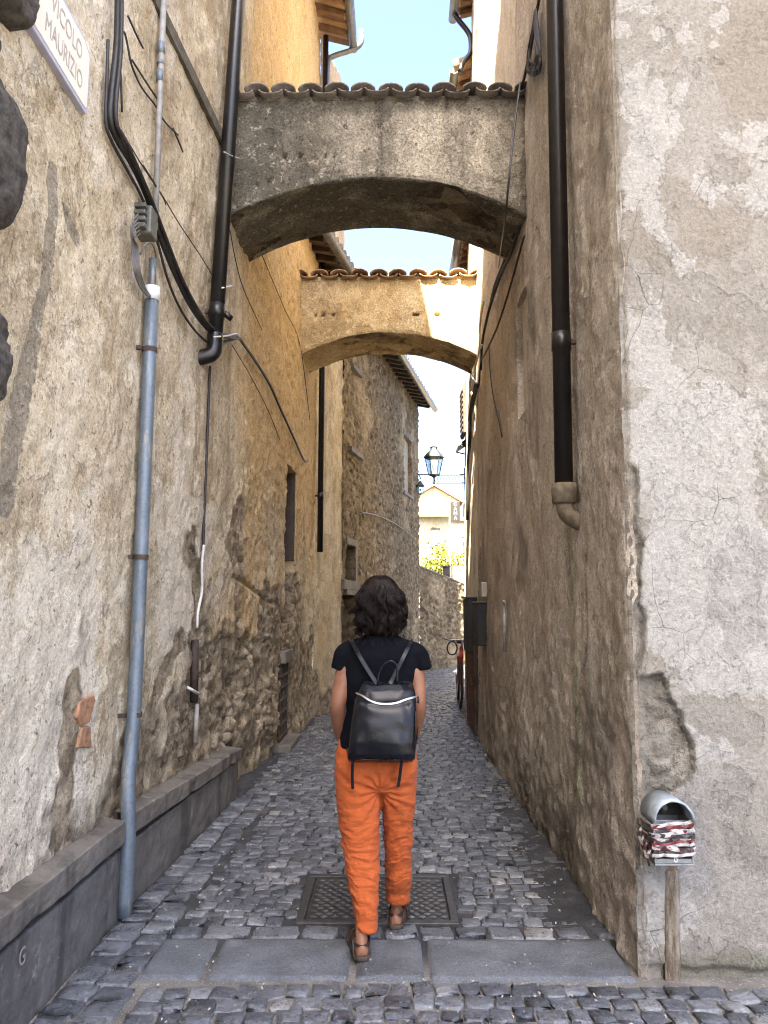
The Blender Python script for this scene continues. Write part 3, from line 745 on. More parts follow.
# roof of the plastered house: overhanging eave on rafters
def eave(parent, A, B, zin, over, rise, wood, tile, gut, raf=.32, thick=.06, depth=2.2, gutter=True, side=1):
    """eave along A->B (plan points on the wall face); the roof rises away from the lane"""
    A = Vector((A[0], A[1], 0)); B = Vector((B[0], B[1], 0)); t = (B-A).normalized(); n = Vector((t.y, -t.x, 0))*side; Lh = (B-A).length
    def pt(s, o, z): return A+t*s+n*o+Vector((0, 0, z))
    slope = rise
    mb = MB()
    def slab(s0, s1, o0, o1, zoff0, th, m):
        z = lambda o: zin-(o)*slope
        m.hexa([pt(s0, o0, z(o0)+zoff0), pt(s0, o1, z(o1)+zoff0), pt(s1, o1, z(o1)+zoff0), pt(s1, o0, z(o0)+zoff0),
                pt(s0, o0, z(o0)+zoff0+th), pt(s0, o1, z(o1)+zoff0+th), pt(s1, o1, z(o1)+zoff0+th), pt(s1, o0, z(o0)+zoff0+th)])
    slab(-.05, Lh+.05, -depth, over, .09, .035, mb)
    r = mb.build('roof', wood, parent)
    k = .06
    while k < Lh:
        m2 = MB(); slab(k-.04, k+.04, -.4, over-.03, 0, .09, m2); m2.build('rafter', wood, r, bevel=.006); k += raf
    m3 = MB(); s = 0.0
    while s < Lh:      # rounded tiles running down the slope
        pts = [pt(s, o, zin-o*slope+.15) for o in np.linspace(-depth, over+.06, 8)]
        rr = [.085+.012*(i % 2) for i in range(8)]
        m3.tube(pts, rr, 8, True, .9); s += .19
    m3.build('roof_tiles', tile, r, True)
    if gutter:
        g = MB(); o = over+.07; z = zin-over*slope+.04
        prof = [(math.cos(a)*.065, math.sin(a)*.065) for a in np.linspace(math.pi, 2*math.pi, 9)]+[(math.cos(a)*.055, math.sin(a)*.055) for a in np.linspace(2*math.pi, math.pi, 9)]
        g.loft([[pt(-.06, o+a, z+b) for a, b in prof], [pt(Lh+.06, o+a, z+b) for a, b in prof]]); g.build('gutter', gut, r, True)
    return r
eave(HL, (-1.12, 4.0), (-1.05, 10.42), 10.18, .42, .28, MAT_WOOD, MAT_TILE_WARM, MAT_GUTTER)
# ------------------------------------------------------------------ unseen tall block added behind the camera; its shade keeps the foreground out of the sun
HT = thing('shade_block', 'unseen tall block added behind the camera to shade the foreground', 'house', (-4, -7, 0))
mb = MB(); mb.box(-9, -1.42, -6.2, -2.2, -.1, 16); mb.box(-9, -1.42, -15, -6.21, -.1, 24.5); mb.build('wall', MAT_PALE, HT)
mb = MB(); mb.box(-9.2, -1.2, -6.15, -2.0, 16.003, 16.2); mb.build('roof', MAT_TILE_WARM, HT); mb = MB(); mb.box(-9.2, -1.2, -15.2, -6.2, 24.503, 24.7); mb.build('roof', MAT_TILE_WARM, HT)

# ------------------------------------------------------------------ right: corner house
HR = thing('corner_house', 'corner house with a flaking limewashed front and a dark brown side wall on the right', 'house', (2.5, 5, 0))
def R2(px, py): p = on_r(px, py); return (p.y, p.z)
def F2(px, py): p = at_y(px, py, 3.18); return (p.x, p.z)
WINR = (5.36, 5.78, 2.95, 3.92, .07)
def right_walls():
    # side wall: u = Y
    us = ticks([(3.18, 6.2, .0165), (6.2, 8.82, .03)], [WINR[0], WINR[1]]); us[0] = 3.18
    zs = ticks([(-.05, 4.6, .02), (4.6, 12.0, .06)], [WINR[2], WINR[3]])
    green = [R2(*p) for p in [(572, 520), (576, 600), (579, 680), (581, 760), (582, 830)]]
    seam = [R2(*p) for p in [(585, 560), (588, 640), (578, 720), (575, 800), (578, 850)]]
    gouge = [R2(*p) for p in [(566, 500), (569, 560), (570, 600)]]
    redp = [R2(*p) for p in [(546, 612), (548, 640), (550, 668)]]
    crk = [R2(*p) for p in [(584, 475), (580, 500), (567, 512)]]
    edge_x = lambda Z: .010+.016*vn(Z*7, Z*0+3, 140)+.016*vn(Z*21, Z*0+8, 141)*(Z < 2.6)
    def disp(U, Z):
        dg, _ = polyline_dist(U, Z, green); ds, _ = polyline_dist(U, Z, seam); do, _ = polyline_dist(U, Z, gouge); dr, _ = polyline_dist(U, Z, redp); dk, _ = polyline_dist(U, Z, crk)
        lossm = np.clip(.29+.34*fbm(U*1.6, Z*1.1, 150, 5)+.12*sst(2.4-Z, 0, 1.5)*sst(U, 4.2, 5.2)+.10*sst(.5-Z, 0, .5), 0, 1)
        L = sst(lossm, .42, .60)
        h = .018*fbm(U*2.0, Z*.8, 151, 4)+.011*fbm(U*7, Z*4.5, 152, 4)+.007*fbm(U*22, Z*20, 153, 3)
        low = sst(1.9-Z, 0, 1.8)
        h = h+low*(.018*fbm(U*5, Z*3.2, 154, 4)+.016*fbm(U*15, Z*12, 158, 3))
        f1, f2, cid = vor(U*6, Z*8, 155)
        h = h-L*(.012-.018*sst(f2-f1, .05, .3)*cid)
        h = h+.014*np.exp(-(dg/.05)**2)-.022*np.exp(-(ds/.018)**2)-.03*np.exp(-(do/.03)**2)-.012*np.exp(-(dk/.012)**2)
        bulge = .05*sst(.9-Z, 0, .9)*sst(U, 3.3, 4.2)*(1-sst(U, 6, 8)); h = h+bulge*0
        h = h*sst(U, 3.18, 3.26)-edge_x(Z)*(1-sst(U, 3.18, 3.22))
        dirt = np.clip(.08+.5*low+.4*fbm(U*2.5, Z*1.3, 156, 5)+.8*np.exp(-(do/.06)**2)+.4*np.exp(-(ds/.05)**2), 0, 1)
        gr = np.clip(.95*np.exp(-(dg/.055)**2)+.25*sst(.35-Z, 0, .3), 0, 1)
        rd = np.clip(.8*np.exp(-(dr/.045)**2), 0, 1)
        cream = sst(U+.10*fbm(U*6, Z*2, 159, 3), 5.70, 5.78)*sst(Z, 4.6, 5.3)  # sunlight on the upper wall, painted in as a paler cream tone
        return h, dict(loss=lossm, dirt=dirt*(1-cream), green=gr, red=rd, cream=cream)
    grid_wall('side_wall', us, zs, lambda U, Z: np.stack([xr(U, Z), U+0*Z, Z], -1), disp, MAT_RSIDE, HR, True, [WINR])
    # front wall: u = X, facing -Y
    us = ticks([(1.0, 1.85, .0085), (1.85, 5.0, .12)]); us[0] = 1.0
    zs = ticks([(-.05, 4.5, .0115), (4.5, 12.0, .15)])
    X0 = lambda U, Z: U+.013*np.minimum(Z, 9)*(1-sst(U, 1.0, 1.8))
    hole = [F2(*p) for p in [(622, 668), (640, 676), (660, 678), (668, 690), (675, 705), (682, 722), (690, 748), (698, 772), (690, 782), (668, 800), (655, 830), (640, 872), (636, 900), (622, 900)]]
    strip = [F2(*p) for p in [(628, 470), (633, 560), (636, 620), (634, 668)]]
    whites = [[F2(*p) for p in q] for q in ([(632, 60), (650, 68), (658, 85), (670, 110), (676, 140), (668, 170), (660, 190), (664, 230), (690, 262), (694, 272), (676, 275), (658, 240), (645, 214), (625, 205), (618, 170), (622, 150), (640, 140), (616, 110)],
              [(618, 20), (624, 28), (620, 38), (614, 34)], [(676, 36), (686, 28), (688, 38), (678, 44)], [(660, 110), (675, 95), (690, 80), (700, 78), (700, 84), (684, 95), (668, 112)],
              [(624, 320), (640, 318), (658, 300), (664, 320), (672, 345), (690, 380), (720, 400), (768, 395), (768, 560), (768, 700), (700, 690), (670, 660), (642, 640), (634, 560), (640, 520), (652, 500), (626, 480), (622, 440), (640, 410), (632, 380), (620, 360)])]
    cement = [F2(*p) for p in [(700, 560), (740, 520), (768, 540), (768, 640), (730, 660), (705, 620)]]
    rust = [F2(*p) for p in [(672, 872), (673, 920), (673, 975)]]
    def disp2(U, Z):
        XX = X0(U, Z)
        sd = poly_sd(XX, Z, hole)+.022*fbm(U*9, Z*9, 160, 3)+.012*fbm(U*28, Z*28, 161, 3)
        d2_, f_ = polyline_dist(XX, Z, strip); sd2 = .032-d2_+.03*fbm(U*10, Z*10, 162, 3)
        sd = np.maximum(sd, sd2); L = sst(sd, -.004, .005)
        h = .006*fbm(U*1.8, Z*1.8, 163, 3)+.0045*fbm(U*6, Z*6, 164, 4)+.0022*fbm(U*30, Z*30, 165, 3)
        h = h+.012*sst(.9-Z, 0, .8)*fbm(U*5, Z*5, 166, 4)
        f1, f2, cid = vor(U*13, Z*13, 167)
        rub = -.036+.018*sst(f2-f1, .03, .35)*cid+.010*fbm(U*16, Z*16, 168, 3)
        h = h*(1-L)+L*rub+.002*np.exp(-((sd+.02)/.012)**2)
        wsd = np.max([poly_sd(XX, Z, w) for w in whites], 0)
        wn = wsd+.075*fbm(U*7, Z*7, 169, 4)+.040*fbm(U*24, Z*24, 170, 4)
        white = np.clip(.5+wn*5, 0, 1)*(1-L); h = h+.002*sst(white, .45, .55)*(1-L)
        white = np.maximum(white, np.clip(.30+.75*fbm(U*3.4, Z*3.4, 178, 5), 0, .95))
        grey = np.clip(.62*sst(2.0-Z, 0, 1.7)*(.5+1.6*fbm(U*2.6, Z*2.0, 171, 4)+.3*sst(U, 1.2, 1.6))+.5*sst(poly_sd(XX, Z, cement)+.05*fbm(U*8, Z*8, 172, 3), -.02, .03), 0, 1)
        beige = np.clip(.46+1.1*fbm(U*3.0, Z*2.2, 173, 5)-.55*white*sst(2.6-Z, -.6, .4), 0, 1)*(Z > 1.0)
        moss = np.clip(sst(.30-Z, -.05, .3)*(.5+1.1*fbm(U*5, Z*5, 174, 3)), 0, 1)
        dr_, _ = polyline_dist(XX, Z, rust); rs = np.clip(.95*np.exp(-(dr_/.028)**4), 0, 1)
        gap = -.025*sst(.035-Z+.02*fbm(U*8, Z*0, 175, 3), -.01, .02)
        e = 1-sst(U, 1.0, 1.03)
        h = (h+gap)*sst(U, 1.0, 1.06)-e*edge_x(Z)
        return h, dict(loss=np.clip(.5+sd*22, 0, 1), white=white, grey=grey, beige=beige, moss=moss, rust=rs)
    grid_wall('front_wall', us, zs, lambda U, Z: np.stack([X0(U, Z), 3.18+0*Z, Z], -1), disp2, MAT_RFRONT, HR, False)
right_walls()
back_panel('window', WINR, MAT_GREYPAINT, HR, xr, -1)
mb = MB(); mb.box(1.0, 5.2, 3.1, 8.85, 12.0, 12.25); mb.build('roof', MAT_TILE_WARM, HR)
mb = MB(); mb.box(1.16, 5.0, 8.78, 8.815, 7.0, 12.0); mb.build('end_wall', MAT_PALE, HR)

# downpipes
def downpipe(name, label, top, bot, r, mat, joints=(), group=None, elbow=None, side=1):
    t = thing(name, label, 'drainpipe', (bot[0], bot[1], bot[2]), group)
    mb = MB(); mb.tube([bot, top], r, 16); mb.build('pipe', mat, t, True)
    a, b = Vector(bot), Vector(top)
    for f in joints:
        p = a.lerp(b, f); d = (b-a).normalized()*.05; mb = MB(); mb.tube([p-d, p+d], r*1.10, 16); c = mb.build('collar', mat, t, True)
        m2 = MB(); m2.box(p.x-side*(r+.09), p.x, p.y-.012, p.y+.012, p.z-.012, p.z+.012) if side > 0 else m2.box(p.x, p.x+r+.09, p.y-.012, p.y+.012, p.z-.012, p.z+.012)
        m2.build('bracket', MAT_RUST, t)
    return t
# right brown pipe with a clay elbow
bz = on_r(564, 488, .075); tp = Vector((float(xr(bz.y, 9))-.075, bz.y, 9.0))
DR = downpipe('drainpipe', 'dark brown downpipe on the right wall ending in a clay elbow', tuple(tp), tuple(bz), .050, MAT_BROWNPIPE, [.12, .55], side=-1)
mb = MB(); mb.lathe((bz.x, bz.y, bz.z-.03), [(.052, -.06), (.066, -.05), (.070, .02), (.066, .05), (.054, .055)], 18); mb.build('socket', MAT_CLAY, DR, True)
pts = catmull([(bz.x, bz.y, bz.z-.03), (bz.x, bz.y, bz.z-.09), (bz.x+.02, bz.y, bz.z-.15), (bz.x+.10, bz.y-.01, bz.z-.20)], 5)
mb = MB(); mb.tube(pts, .047, 16); mb.build('elbow', MAT_CLAY, DR, True)
# left black pipe: leans with the wall and ends in an elbow into the plaster
b0 = on_l(215, 338, .075); t0 = on_l(239, -6, .075); ext = b0+(t0-b0)*1.75
DL = downpipe('drainpipe', 'black downpipe on the left wall beside the first arch', tuple(ext), tuple(b0), .052, MAT_BLACKPIPE, [.04, .62])
pts = catmull([b0+Vector((0, 0, .03)), b0+Vector((0, 0, -.06)), b0+Vector((-.02, -.01, -.12)), b0+Vector((-.13, -.03, -.16))], 5)
mb = MB(); mb.tube(pts, .054, 16); mb.build('elbow', MAT_BLACKPIPE, DL, True)
mb = MB(); p = b0+Vector((.045, .05, .20)); mb.tube([p, p+Vector((.05, .03, -.03))], .022, 10); mb.build('stub', MAT_BLACKPIPE, DL, True)
# pipe in the corner beyond the second arch
a = Vector((-.985, 10.22, 2.2)); q = at_y(320, 552, 10.2)
D3 = downpipe('drainpipe', 'thin dark downpipe in the left corner beyond the second arch', (q.x, 10.2, 10.1), (q.x, 10.2, q.z), .042, MAT_BLACKPIPE, [.1, .4, .7])
# swan-neck from the plastered house's gutter to that corner
e0 = at_y(360, 44, 10.42); g0 = [at_y(361, 30, 10.42), at_y(361, 43, 10.42), at_y(352, 50, 10.4), at_y(334, 56, 10.36), at_y(328, 62, 10.34), at_y(327, 84, 10.33), at_y(326, 140, 10.3)]
mb = MB(); mb.tube(catmull(g0, 4), .04, 12); SN = mb.build('gutter_pipe', MAT_GUTTER, None, True); tag(SN, 'grey swan neck pipe dropping from the eave of the plastered house', 'gutter pipe')

# galvanised cable conduit on the left wall
lo = at_z(119, 907, .02); lo.x = -1.245; lo.y = 3.74
GC = thing('cable_conduit', 'grey galvanised conduit running up the left wall with a white cap', 'conduit', (lo.x, lo.y, 0))
top = on_l(152, 297, .055)
mb = MB(); mb.tube(catmull([(-1.268, 3.745, .0), (-1.268, 3.745, .40), (top.x, 3.76, .62), (top.x, top.y, 1.1), (top.x, top.y, top.z)], 5), .036, 18); mb.build('tube', MAT_GALV, GC, True)
mb = MB(); mb.tube([(top.x, top.y, top.z-.02), (top.x, top.y, top.z+.055)], .041, 18); mb.build('cap', MAT_WHITEPL, GC, True)
for z in (.93, 1.72, 2.83):
    mb = MB(); mb.tube([(top.x, top.y, z-.012), (top.x, top.y, z+.012)], .040, 18); mb.box(top.x-.10, top.x-.03, top.y-.05, top.y-.03, z-.01, z+.01); mb.build('clamp', MAT_RUST, GC)
up0 = Vector((top.x-.005, top.y+.01, top.z+.05)); up1 = on_l(165, -40, .04)
TC = thing('cable_conduit', 'thin pale conduit above the grey tube on the left wall', 'conduit', tuple(up0))
z1 = on_l(155, 235, .04).z
mb = MB(); mb.tube([(up0.x, up1.y, z1+.02), (up1.x, up1.y, up1.z)], .017, 10); mb.build('tube', simple('grey_conduit', (.26, .255, .24), .55, 0, .3, 15), TC, True)
for (p0, p1) in [(88, 76), (58, 46), (70, 66)]:
    a = on_l(163, p0, .04); b = on_l(163, p1, .04); mb = MB(); mb.tube([(up1.x, up1.y, a.z), (up1.x, up1.y, b.z)], .0205, 10); mb.build('clamp', MAT_GALV, TC, True)
mb = MB(); mb.tube([(up0.x, up0.y, top.z+.05), (up0.x, up0.y-.01, z1-.16)], .020, 10); mb.build('collar', MAT_GALV, TC, True)
# junction box
jb = on_l(147, 221, .05)
JB = thing('junction_box', 'grey green junction box with loose wires on the left wall', 'junction box', (jb.x, jb.y, jb.z-.09))
mb = MB(); mb.box(jb.x-.06, jb.x+.035, jb.y-.035, jb.y+.075, jb.z-.085, jb.z+.075); mb.build('housing', MAT_GREYBOX, JB, bevel=.012)
mb = MB()
for k in range(4): mb.box(jb.x-.05, jb.x+.015, jb.y-.075, jb.y-.037, jb.z-.07+k*.037, jb.z-.045+k*.037)
mb.build('cable_gland', MAT_GREYBOX, JB, bevel=.006)
def wire_l(px, r, mat, name, label, off=.03, n=5, group=None, cat='cable'):
    mb = MB()
    for pl in px: mb.tube(catmull([on_l(x, y, (o[0] if o else off)) for (x, y, *o) in pl], n), r, 7)
    o = mb.build(name, mat, None, True); return tag(o, label, cat, group)
mb = MB()
for k in range(6):
    dx = (k-2.5)*1.2
    mb.tube(catmull([on_l(139+dx*.3, 214+k*4, .06), on_l(133+dx*.5, 224+k*3, .08), on_l(135+dx, 248, .06), on_l(137+dx, 270, .07), on_l(143+dx*.8, 288, .06), on_l(150+dx*.4, 297, .06)], 6), .0042, 6)
mb.tube(catmull([on_l(140, 255, .06), on_l(146, 244, .09), on_l(153, 245, .08), on_l(156, 262, .06), on_l(152, 292, .06)], 6), .005, 6)
mb.build('wires', MAT_CABLEG, JB, True)
# thick cables
wire_l([[(119, -30), (118, 30), (116, 60), (112, 95), (111, 120), (118, 140), (133, 165), (148, 198), (160, 235), (176, 275), (195, 312), (214, 333), (236, 337)]], .019, MAT_CABLE, 'cable', 'thickest black cable sagging across the left wall from the top edge', .045, group='cables on the left wall')
wire_l([[(122, -30), (121, 50), (116, 118), (130, 150), (150, 196), (165, 235), (185, 285), (204, 318), (220, 334), (238, 339)]], .010, MAT_CABLE, 'cable', 'middle black cable following the thickest one on the left wall', .075, group='cables on the left wall')
wire_l([[(108, 40), (107, 80), (106, 122), (113, 144), (126, 168), (143, 200), (157, 240), (168, 280), (182, 312), (200, 336), (216, 345), (234, 340)]], .008, MAT_CABLE, 'cable', 'lowest slack black cable of the bundle on the left wall', .03, group='cables on the left wall')
wire_l([[(121, 130), (140, 162), (162, 196), (166, 205)], [(143, 165), (162, 195), (180, 225), (200, 255), (214, 278)]], .0035, MAT_CABLE, 'cable', 'thin taut wire slanting down to the black downpipe', .05, group='cables on the left wall')
wire_l([[(120, 34), (124, 32), (127, 42), (132, 66), (142, 88), (155, 105), (165, 122), (178, 135)], [(119, 50), (121, 80), (122, 112)], [(128, 16), (136, 34), (143, 48)], [(132, 60), (146, 82), (158, 100)], [(173, 128), (183, 152)]], .0055, MAT_CABLE, 'cable', 'loose thin cable ends dangling near the top of the left wall', .03, group='cables on the left wall')
wire_l([[(214, 343), (226, 342), (238, 338), (244, 345), (256, 362), (270, 385), (282, 412), (294, 438), (304, 460), (308, 461)]], .013, MAT_CABLE, 'cable', 'black cable running on from the downpipe elbow along the ochre wall', .04, group='cables on the left wall')
wire_l([[(232, 345), (250, 375), (268, 410), (280, 440)], [(230, 230), (236, 262), (244, 290), (262, 330)], [(262, 255), (285, 310), (300, 345), (310, 420)]], .004, MAT_CABLE, 'cable', 'faint thin wires on the ochre wall between the arches', .02, group='cables on the left wall')
for px_, r_, lab_ in [([(214, 337), (226, 336), (236, 334), (240, 337)], .006, 'pale tie where the cables meet the foot of the black downpipe'), ([(224, 152), (232, 156), (240, 159)], .005, 'pale wire tie round the black downpipe at the moulding band'), ([(222, 288), (232, 286)], .006, 'pale clip on the black downpipe just above its elbow')]:
    wire_l([px_], r_, MAT_CABLEW, 'cable_tie', lab_, .12, cat='cable tie')
wire_l([[(210, 366), (208, 420), (206, 470), (204, 520), (203, 560)]], .010, MAT_CABLE, 'cable', 'dark cable sunk in a slot below the black downpipe', .012, group='cables on the left wall')
wire_l([[(204, 545), (202, 565), (202, 590), (198, 612), (197, 628)]], .010, MAT_CABLEW, 'cable', 'dirty white cable emerging from the crack in the left wall', .035, group='cables on the left wall')
a = on_l(195, 640, .0); b = on_l(194, 702, .0)
mb = MB(); mb.tube([a, b], .027, 10); o = mb.build('pipe_stub', MAT_RUST, None, True); tag(o, 'short rusty pipe set in the crack of the left wall', 'pipe')
mb = MB(); mb.tube(catmull([on_l(187, 687, .03), on_l(192, 690, .06), on_l(199, 694, .06)], 4), .010, 8); o = mb.build('cable_tie', MAT_CABLEW, None, True); tag(o, 'white plastic tie round the rusty pipe in the crack', 'cable tie')
mb = MB(); mb.tube([on_l(197, 704, .0), on_l(195, 742, .0)], .016, 10); o = mb.build('pipe_stub', simple('pale_dusty_pipe', (.36, .33, .28), .7, 0, .3, 20), None, True); tag(o, 'pale dusty pipe below the rusty one in the crack', 'pipe')

# street plaque
SP = thing('street_sign', 'white stone street plaque lettered in two lines high on the left wall', 'street sign', (-1.335, 2.7, 3.57))
ya, yb, za, zb = 2.42, 2.965, 3.585, 3.905
def plaque(inset, x0, x1):
    c = .045-inset*.4
    y0, y1, z0, z1 = ya+inset, yb-inset, za+inset, zb-inset
    poly = [(y0+c, z0), (y1-c*.35, z0), (y1, z0+c*.35), (y1, z1-c), (y1-c*.45, z1-c*.55), (y1-c*1.6, z1), (y0+c*1.6, z1), (y0, z1-c), (y0, z0+c)]
    mb = MB(); mb.prism([(x0, y, z) for y, z in poly], (x1-x0, 0, 0)); return mb
plaque(0, -1.385, -1.318).build('border', simple('bluish_enamel', (.38, .40, .52), .5, 0, .12, 20), SP, bevel=.004)
plaque(.018, -1.33, -1.3145).build('panel', simple('cream_marble', (.74, .69, .60), .45, 0, .08, 9), SP, bevel=.002)
for (txt, zc, yc, sx, sz) in [('VICOLO', 3.772, 2.725, 1.0, 1.12), ('MAURIZIO', 3.648, 2.715, .93, 1.12)]:
    V, F = text_mesh(txt, .098, lambda x, y, d: (-1.3135+d, yc+x*sx*.80, zc+y*sz), .002); mk('lettering', V, F, simple('faded_grey_letters', (.38, .35, .31), .7), SP, smooth=False)

# ------------------------------------------------------------------ arches
def arch(name, label, Y0, Y1, zsp, zap, ztop, mat, tilemat, seed, ntile, dy=0.0):
    xa0, xb0 = float(xl(Y0, zsp))-.12, float(xr(Y0, zsp))+.12
    xm = (xa0+xb0)/2; half = (xb0-xa0)/2-.12
    t = thing(name, label, 'arch', (xm, (Y0+Y1)/2, zsp))
    xs = np.linspace(xa0, xb0, int((xb0-xa0)/.017))
    R = (half*half+(zap-zsp)**2)/(2*(zap-zsp)); zc = zap-R
    za = lambda x: np.where(abs(x-xm) < half, zc+np.sqrt(np.maximum(1e-6, R*R-(x-xm)**2)), zsp)
    nS = 40; nF = 55
    loop = [('s', f) for f in np.linspace(1, 0, nS)]+[('f', f) for f in np.linspace(0, 1, nF)[1:]]+[('t', f) for f in np.linspace(0, 1, 6)[1:]]+[('b', f) for f in np.linspace(1, 0, 20)[1:]]
    V = []; N = []; La = []; Pa = []; Mo = []
    for k, f in loop:
        z0 = za(xs)
        if k == 's':
            Y = Y0+(Y1-Y0)*f+0*xs; Z = z0; n = np.stack([0*xs, 0*xs, -1+0*xs], -1)
            d = .012*fbm(xs*3, Y*4, seed, 4)+.006*fbm(xs*16, Y*16, seed+1, 3)
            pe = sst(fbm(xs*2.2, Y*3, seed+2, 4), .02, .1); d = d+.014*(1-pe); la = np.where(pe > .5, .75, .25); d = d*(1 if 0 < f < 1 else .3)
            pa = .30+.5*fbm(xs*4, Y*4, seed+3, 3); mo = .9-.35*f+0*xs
        elif k == 'f':
            Y = Y0+0*xs; Z = z0+(ztop-z0)*f; n = np.stack([0*xs, -1+0*xs, 0*xs], -1)
            d = .012*fbm(xs*2, Z*2, seed+4, 4)+.006*fbm(xs*12, Z*12, seed+5, 4)+.003*fbm(xs*40, Z*40, seed+6, 2)
            row = np.exp(-((Z-(ztop-.46))/.018)**2)*sst(vn(xs*26, Z*0+2, seed+7), .70, .76)*sst(fbm(xs*2, xs*0, seed+8, 2), -.15, .1); d = d-.04*row
            la = .25+.25*fbm(xs*3, Z*3, seed+9, 4)+.4*row+0*xs
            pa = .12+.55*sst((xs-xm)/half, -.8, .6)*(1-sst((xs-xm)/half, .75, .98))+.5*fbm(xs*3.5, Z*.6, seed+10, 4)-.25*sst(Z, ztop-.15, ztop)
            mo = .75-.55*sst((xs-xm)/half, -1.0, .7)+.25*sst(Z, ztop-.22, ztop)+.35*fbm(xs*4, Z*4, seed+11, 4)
            d = d-.010*(f < .02)
        elif k == 't':
            Y = Y0+(Y1-Y0)*f+0*xs; Z = ztop+0*xs; n = np.stack([0*xs, 0*xs, 1+0*xs], -1); d = 0*xs; la = .3+0*xs; pa = .2+0*xs; mo = .5+0*xs
        else:
            Y = Y1+0*xs; Z = z0+(ztop-z0)*f; n = np.stack([0*xs, 1+0*xs, 0*xs], -1); d = .01*fbm(xs*3, Z*3, seed+12, 3); la = .3+0*xs; pa = .3+0*xs; mo = .5+0*xs
        V.append(np.stack([xs, Y, Z], -1)+n*d[:, None]); La.append(la); Pa.append(pa); Mo.append(mo)
    V = np.array(V); m_, n_ = V.shape[:2]; idx = np.arange(m_*n_).reshape(m_, n_)
    Q = np.stack([idx[:-1, :-1], idx[:-1, 1:], idx[1:, 1:], idx[1:, :-1]], -1).reshape(-1, 4)
    mk('masonry', V, Q, mat, t, True, dict(loss=np.clip(La, 0, 1), pale=np.clip(Pa, 0, 1), moss=np.clip(Mo, 0, 1)))
    # row of curved tiles, humps over hollows, sloping to the front
    mb = MB(); sp = (xb0-xa0-.2)/ntile
    for k in range(ntile+1):
        cx = xa0+.1+k*sp+rng.normal(0, .006); jz = rng.normal(0, .006)
        for (conv, ox, zz) in ((1, 0, .045), (-1, sp/2, .052)):
            for j, (ya_, yb_) in enumerate([(Y0-.055-rng.random()*.02, Y0+.36), (Y0+.32, Y1+.06)]):
                ring = []
                for (yy, rr, dz) in ((ya_, .092, 0), (yb_, .074, .075)):
                    rr = rr*sp/.2
                    aa = np.linspace(math.pi*.02, math.pi*.98, 9)
                    zb_ = ztop+zz+dz+jz+j*.06
                    if conv > 0: outr = [(math.cos(a)*rr, math.sin(a)*rr*.62) for a in aa]; inr = [(math.cos(a)*(rr-.013), math.sin(a)*(rr*.62-.013)) for a in aa[::-1]]
                    else: outr = [(math.cos(a)*rr, -math.sin(a)*rr*.42) for a in aa]; inr = [(math.cos(a)*(rr-.013), -math.sin(a)*(rr*.42-.013)) for a in aa[::-1]]
                    ring.append([(cx+ox+u, yy, zb_+v) for u, v in outr+inr])
                mb.loft(ring)
    mb.build('roof_tiles', tilemat, t, True)
    # mortar bed under the tiles
    mb = MB(); mb.box(xa0+.05, xb0-.05, Y0+.02, Y1-.02, ztop-.02, ztop+.05); mb.build('mortar_bed', mat, t)
    return t
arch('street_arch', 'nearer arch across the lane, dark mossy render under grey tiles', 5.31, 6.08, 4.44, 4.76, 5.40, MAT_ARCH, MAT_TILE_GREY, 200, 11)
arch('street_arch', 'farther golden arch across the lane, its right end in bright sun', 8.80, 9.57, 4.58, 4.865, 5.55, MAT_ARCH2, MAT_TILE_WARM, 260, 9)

# ------------------------------------------------------------------ stone house past the second arch
A = (-.75, 11.4); B = (.69, 17.8); SL = math.hypot(B[0]-A[0], B[1]-A[1]); tx, ty = (B[0]-A[0])/SL, (B[1]-A[1])/SL
def on_s(px, py, off=0.0):
    d = ray(px, py); nx, ny = ty, -tx
    k = ((A[0]*nx+A[1]*ny)+off)/(d.x*nx+d.y*ny); p = Vector((0, 0, CAMZ))+d*k
    return p, (p.x-A[0])*tx+(p.y-A[1])*ty
HS = thing('stone_house', 'rubble stone house with a projecting eave beyond the second arch', 'house', (-1.5, 14.5, 0))
def uz(px, py): p, u = on_s(px, py); return u, p.z
u0, zt_ = uz(345, 545); u1, zb_ = uz(353, 590)
SW = (max(.06, u0), u1, zb_+.03, zt_, .15)
d0, dzt = uz(342.5, 590); d1, _ = uz(353, 600); SDR = (.04, d1+.10, .04, dzt, .3)
w0, wt = uz(403, 434); w1, wb = uz(411, 496); TW = (w0, w1, wb, wt, .12)
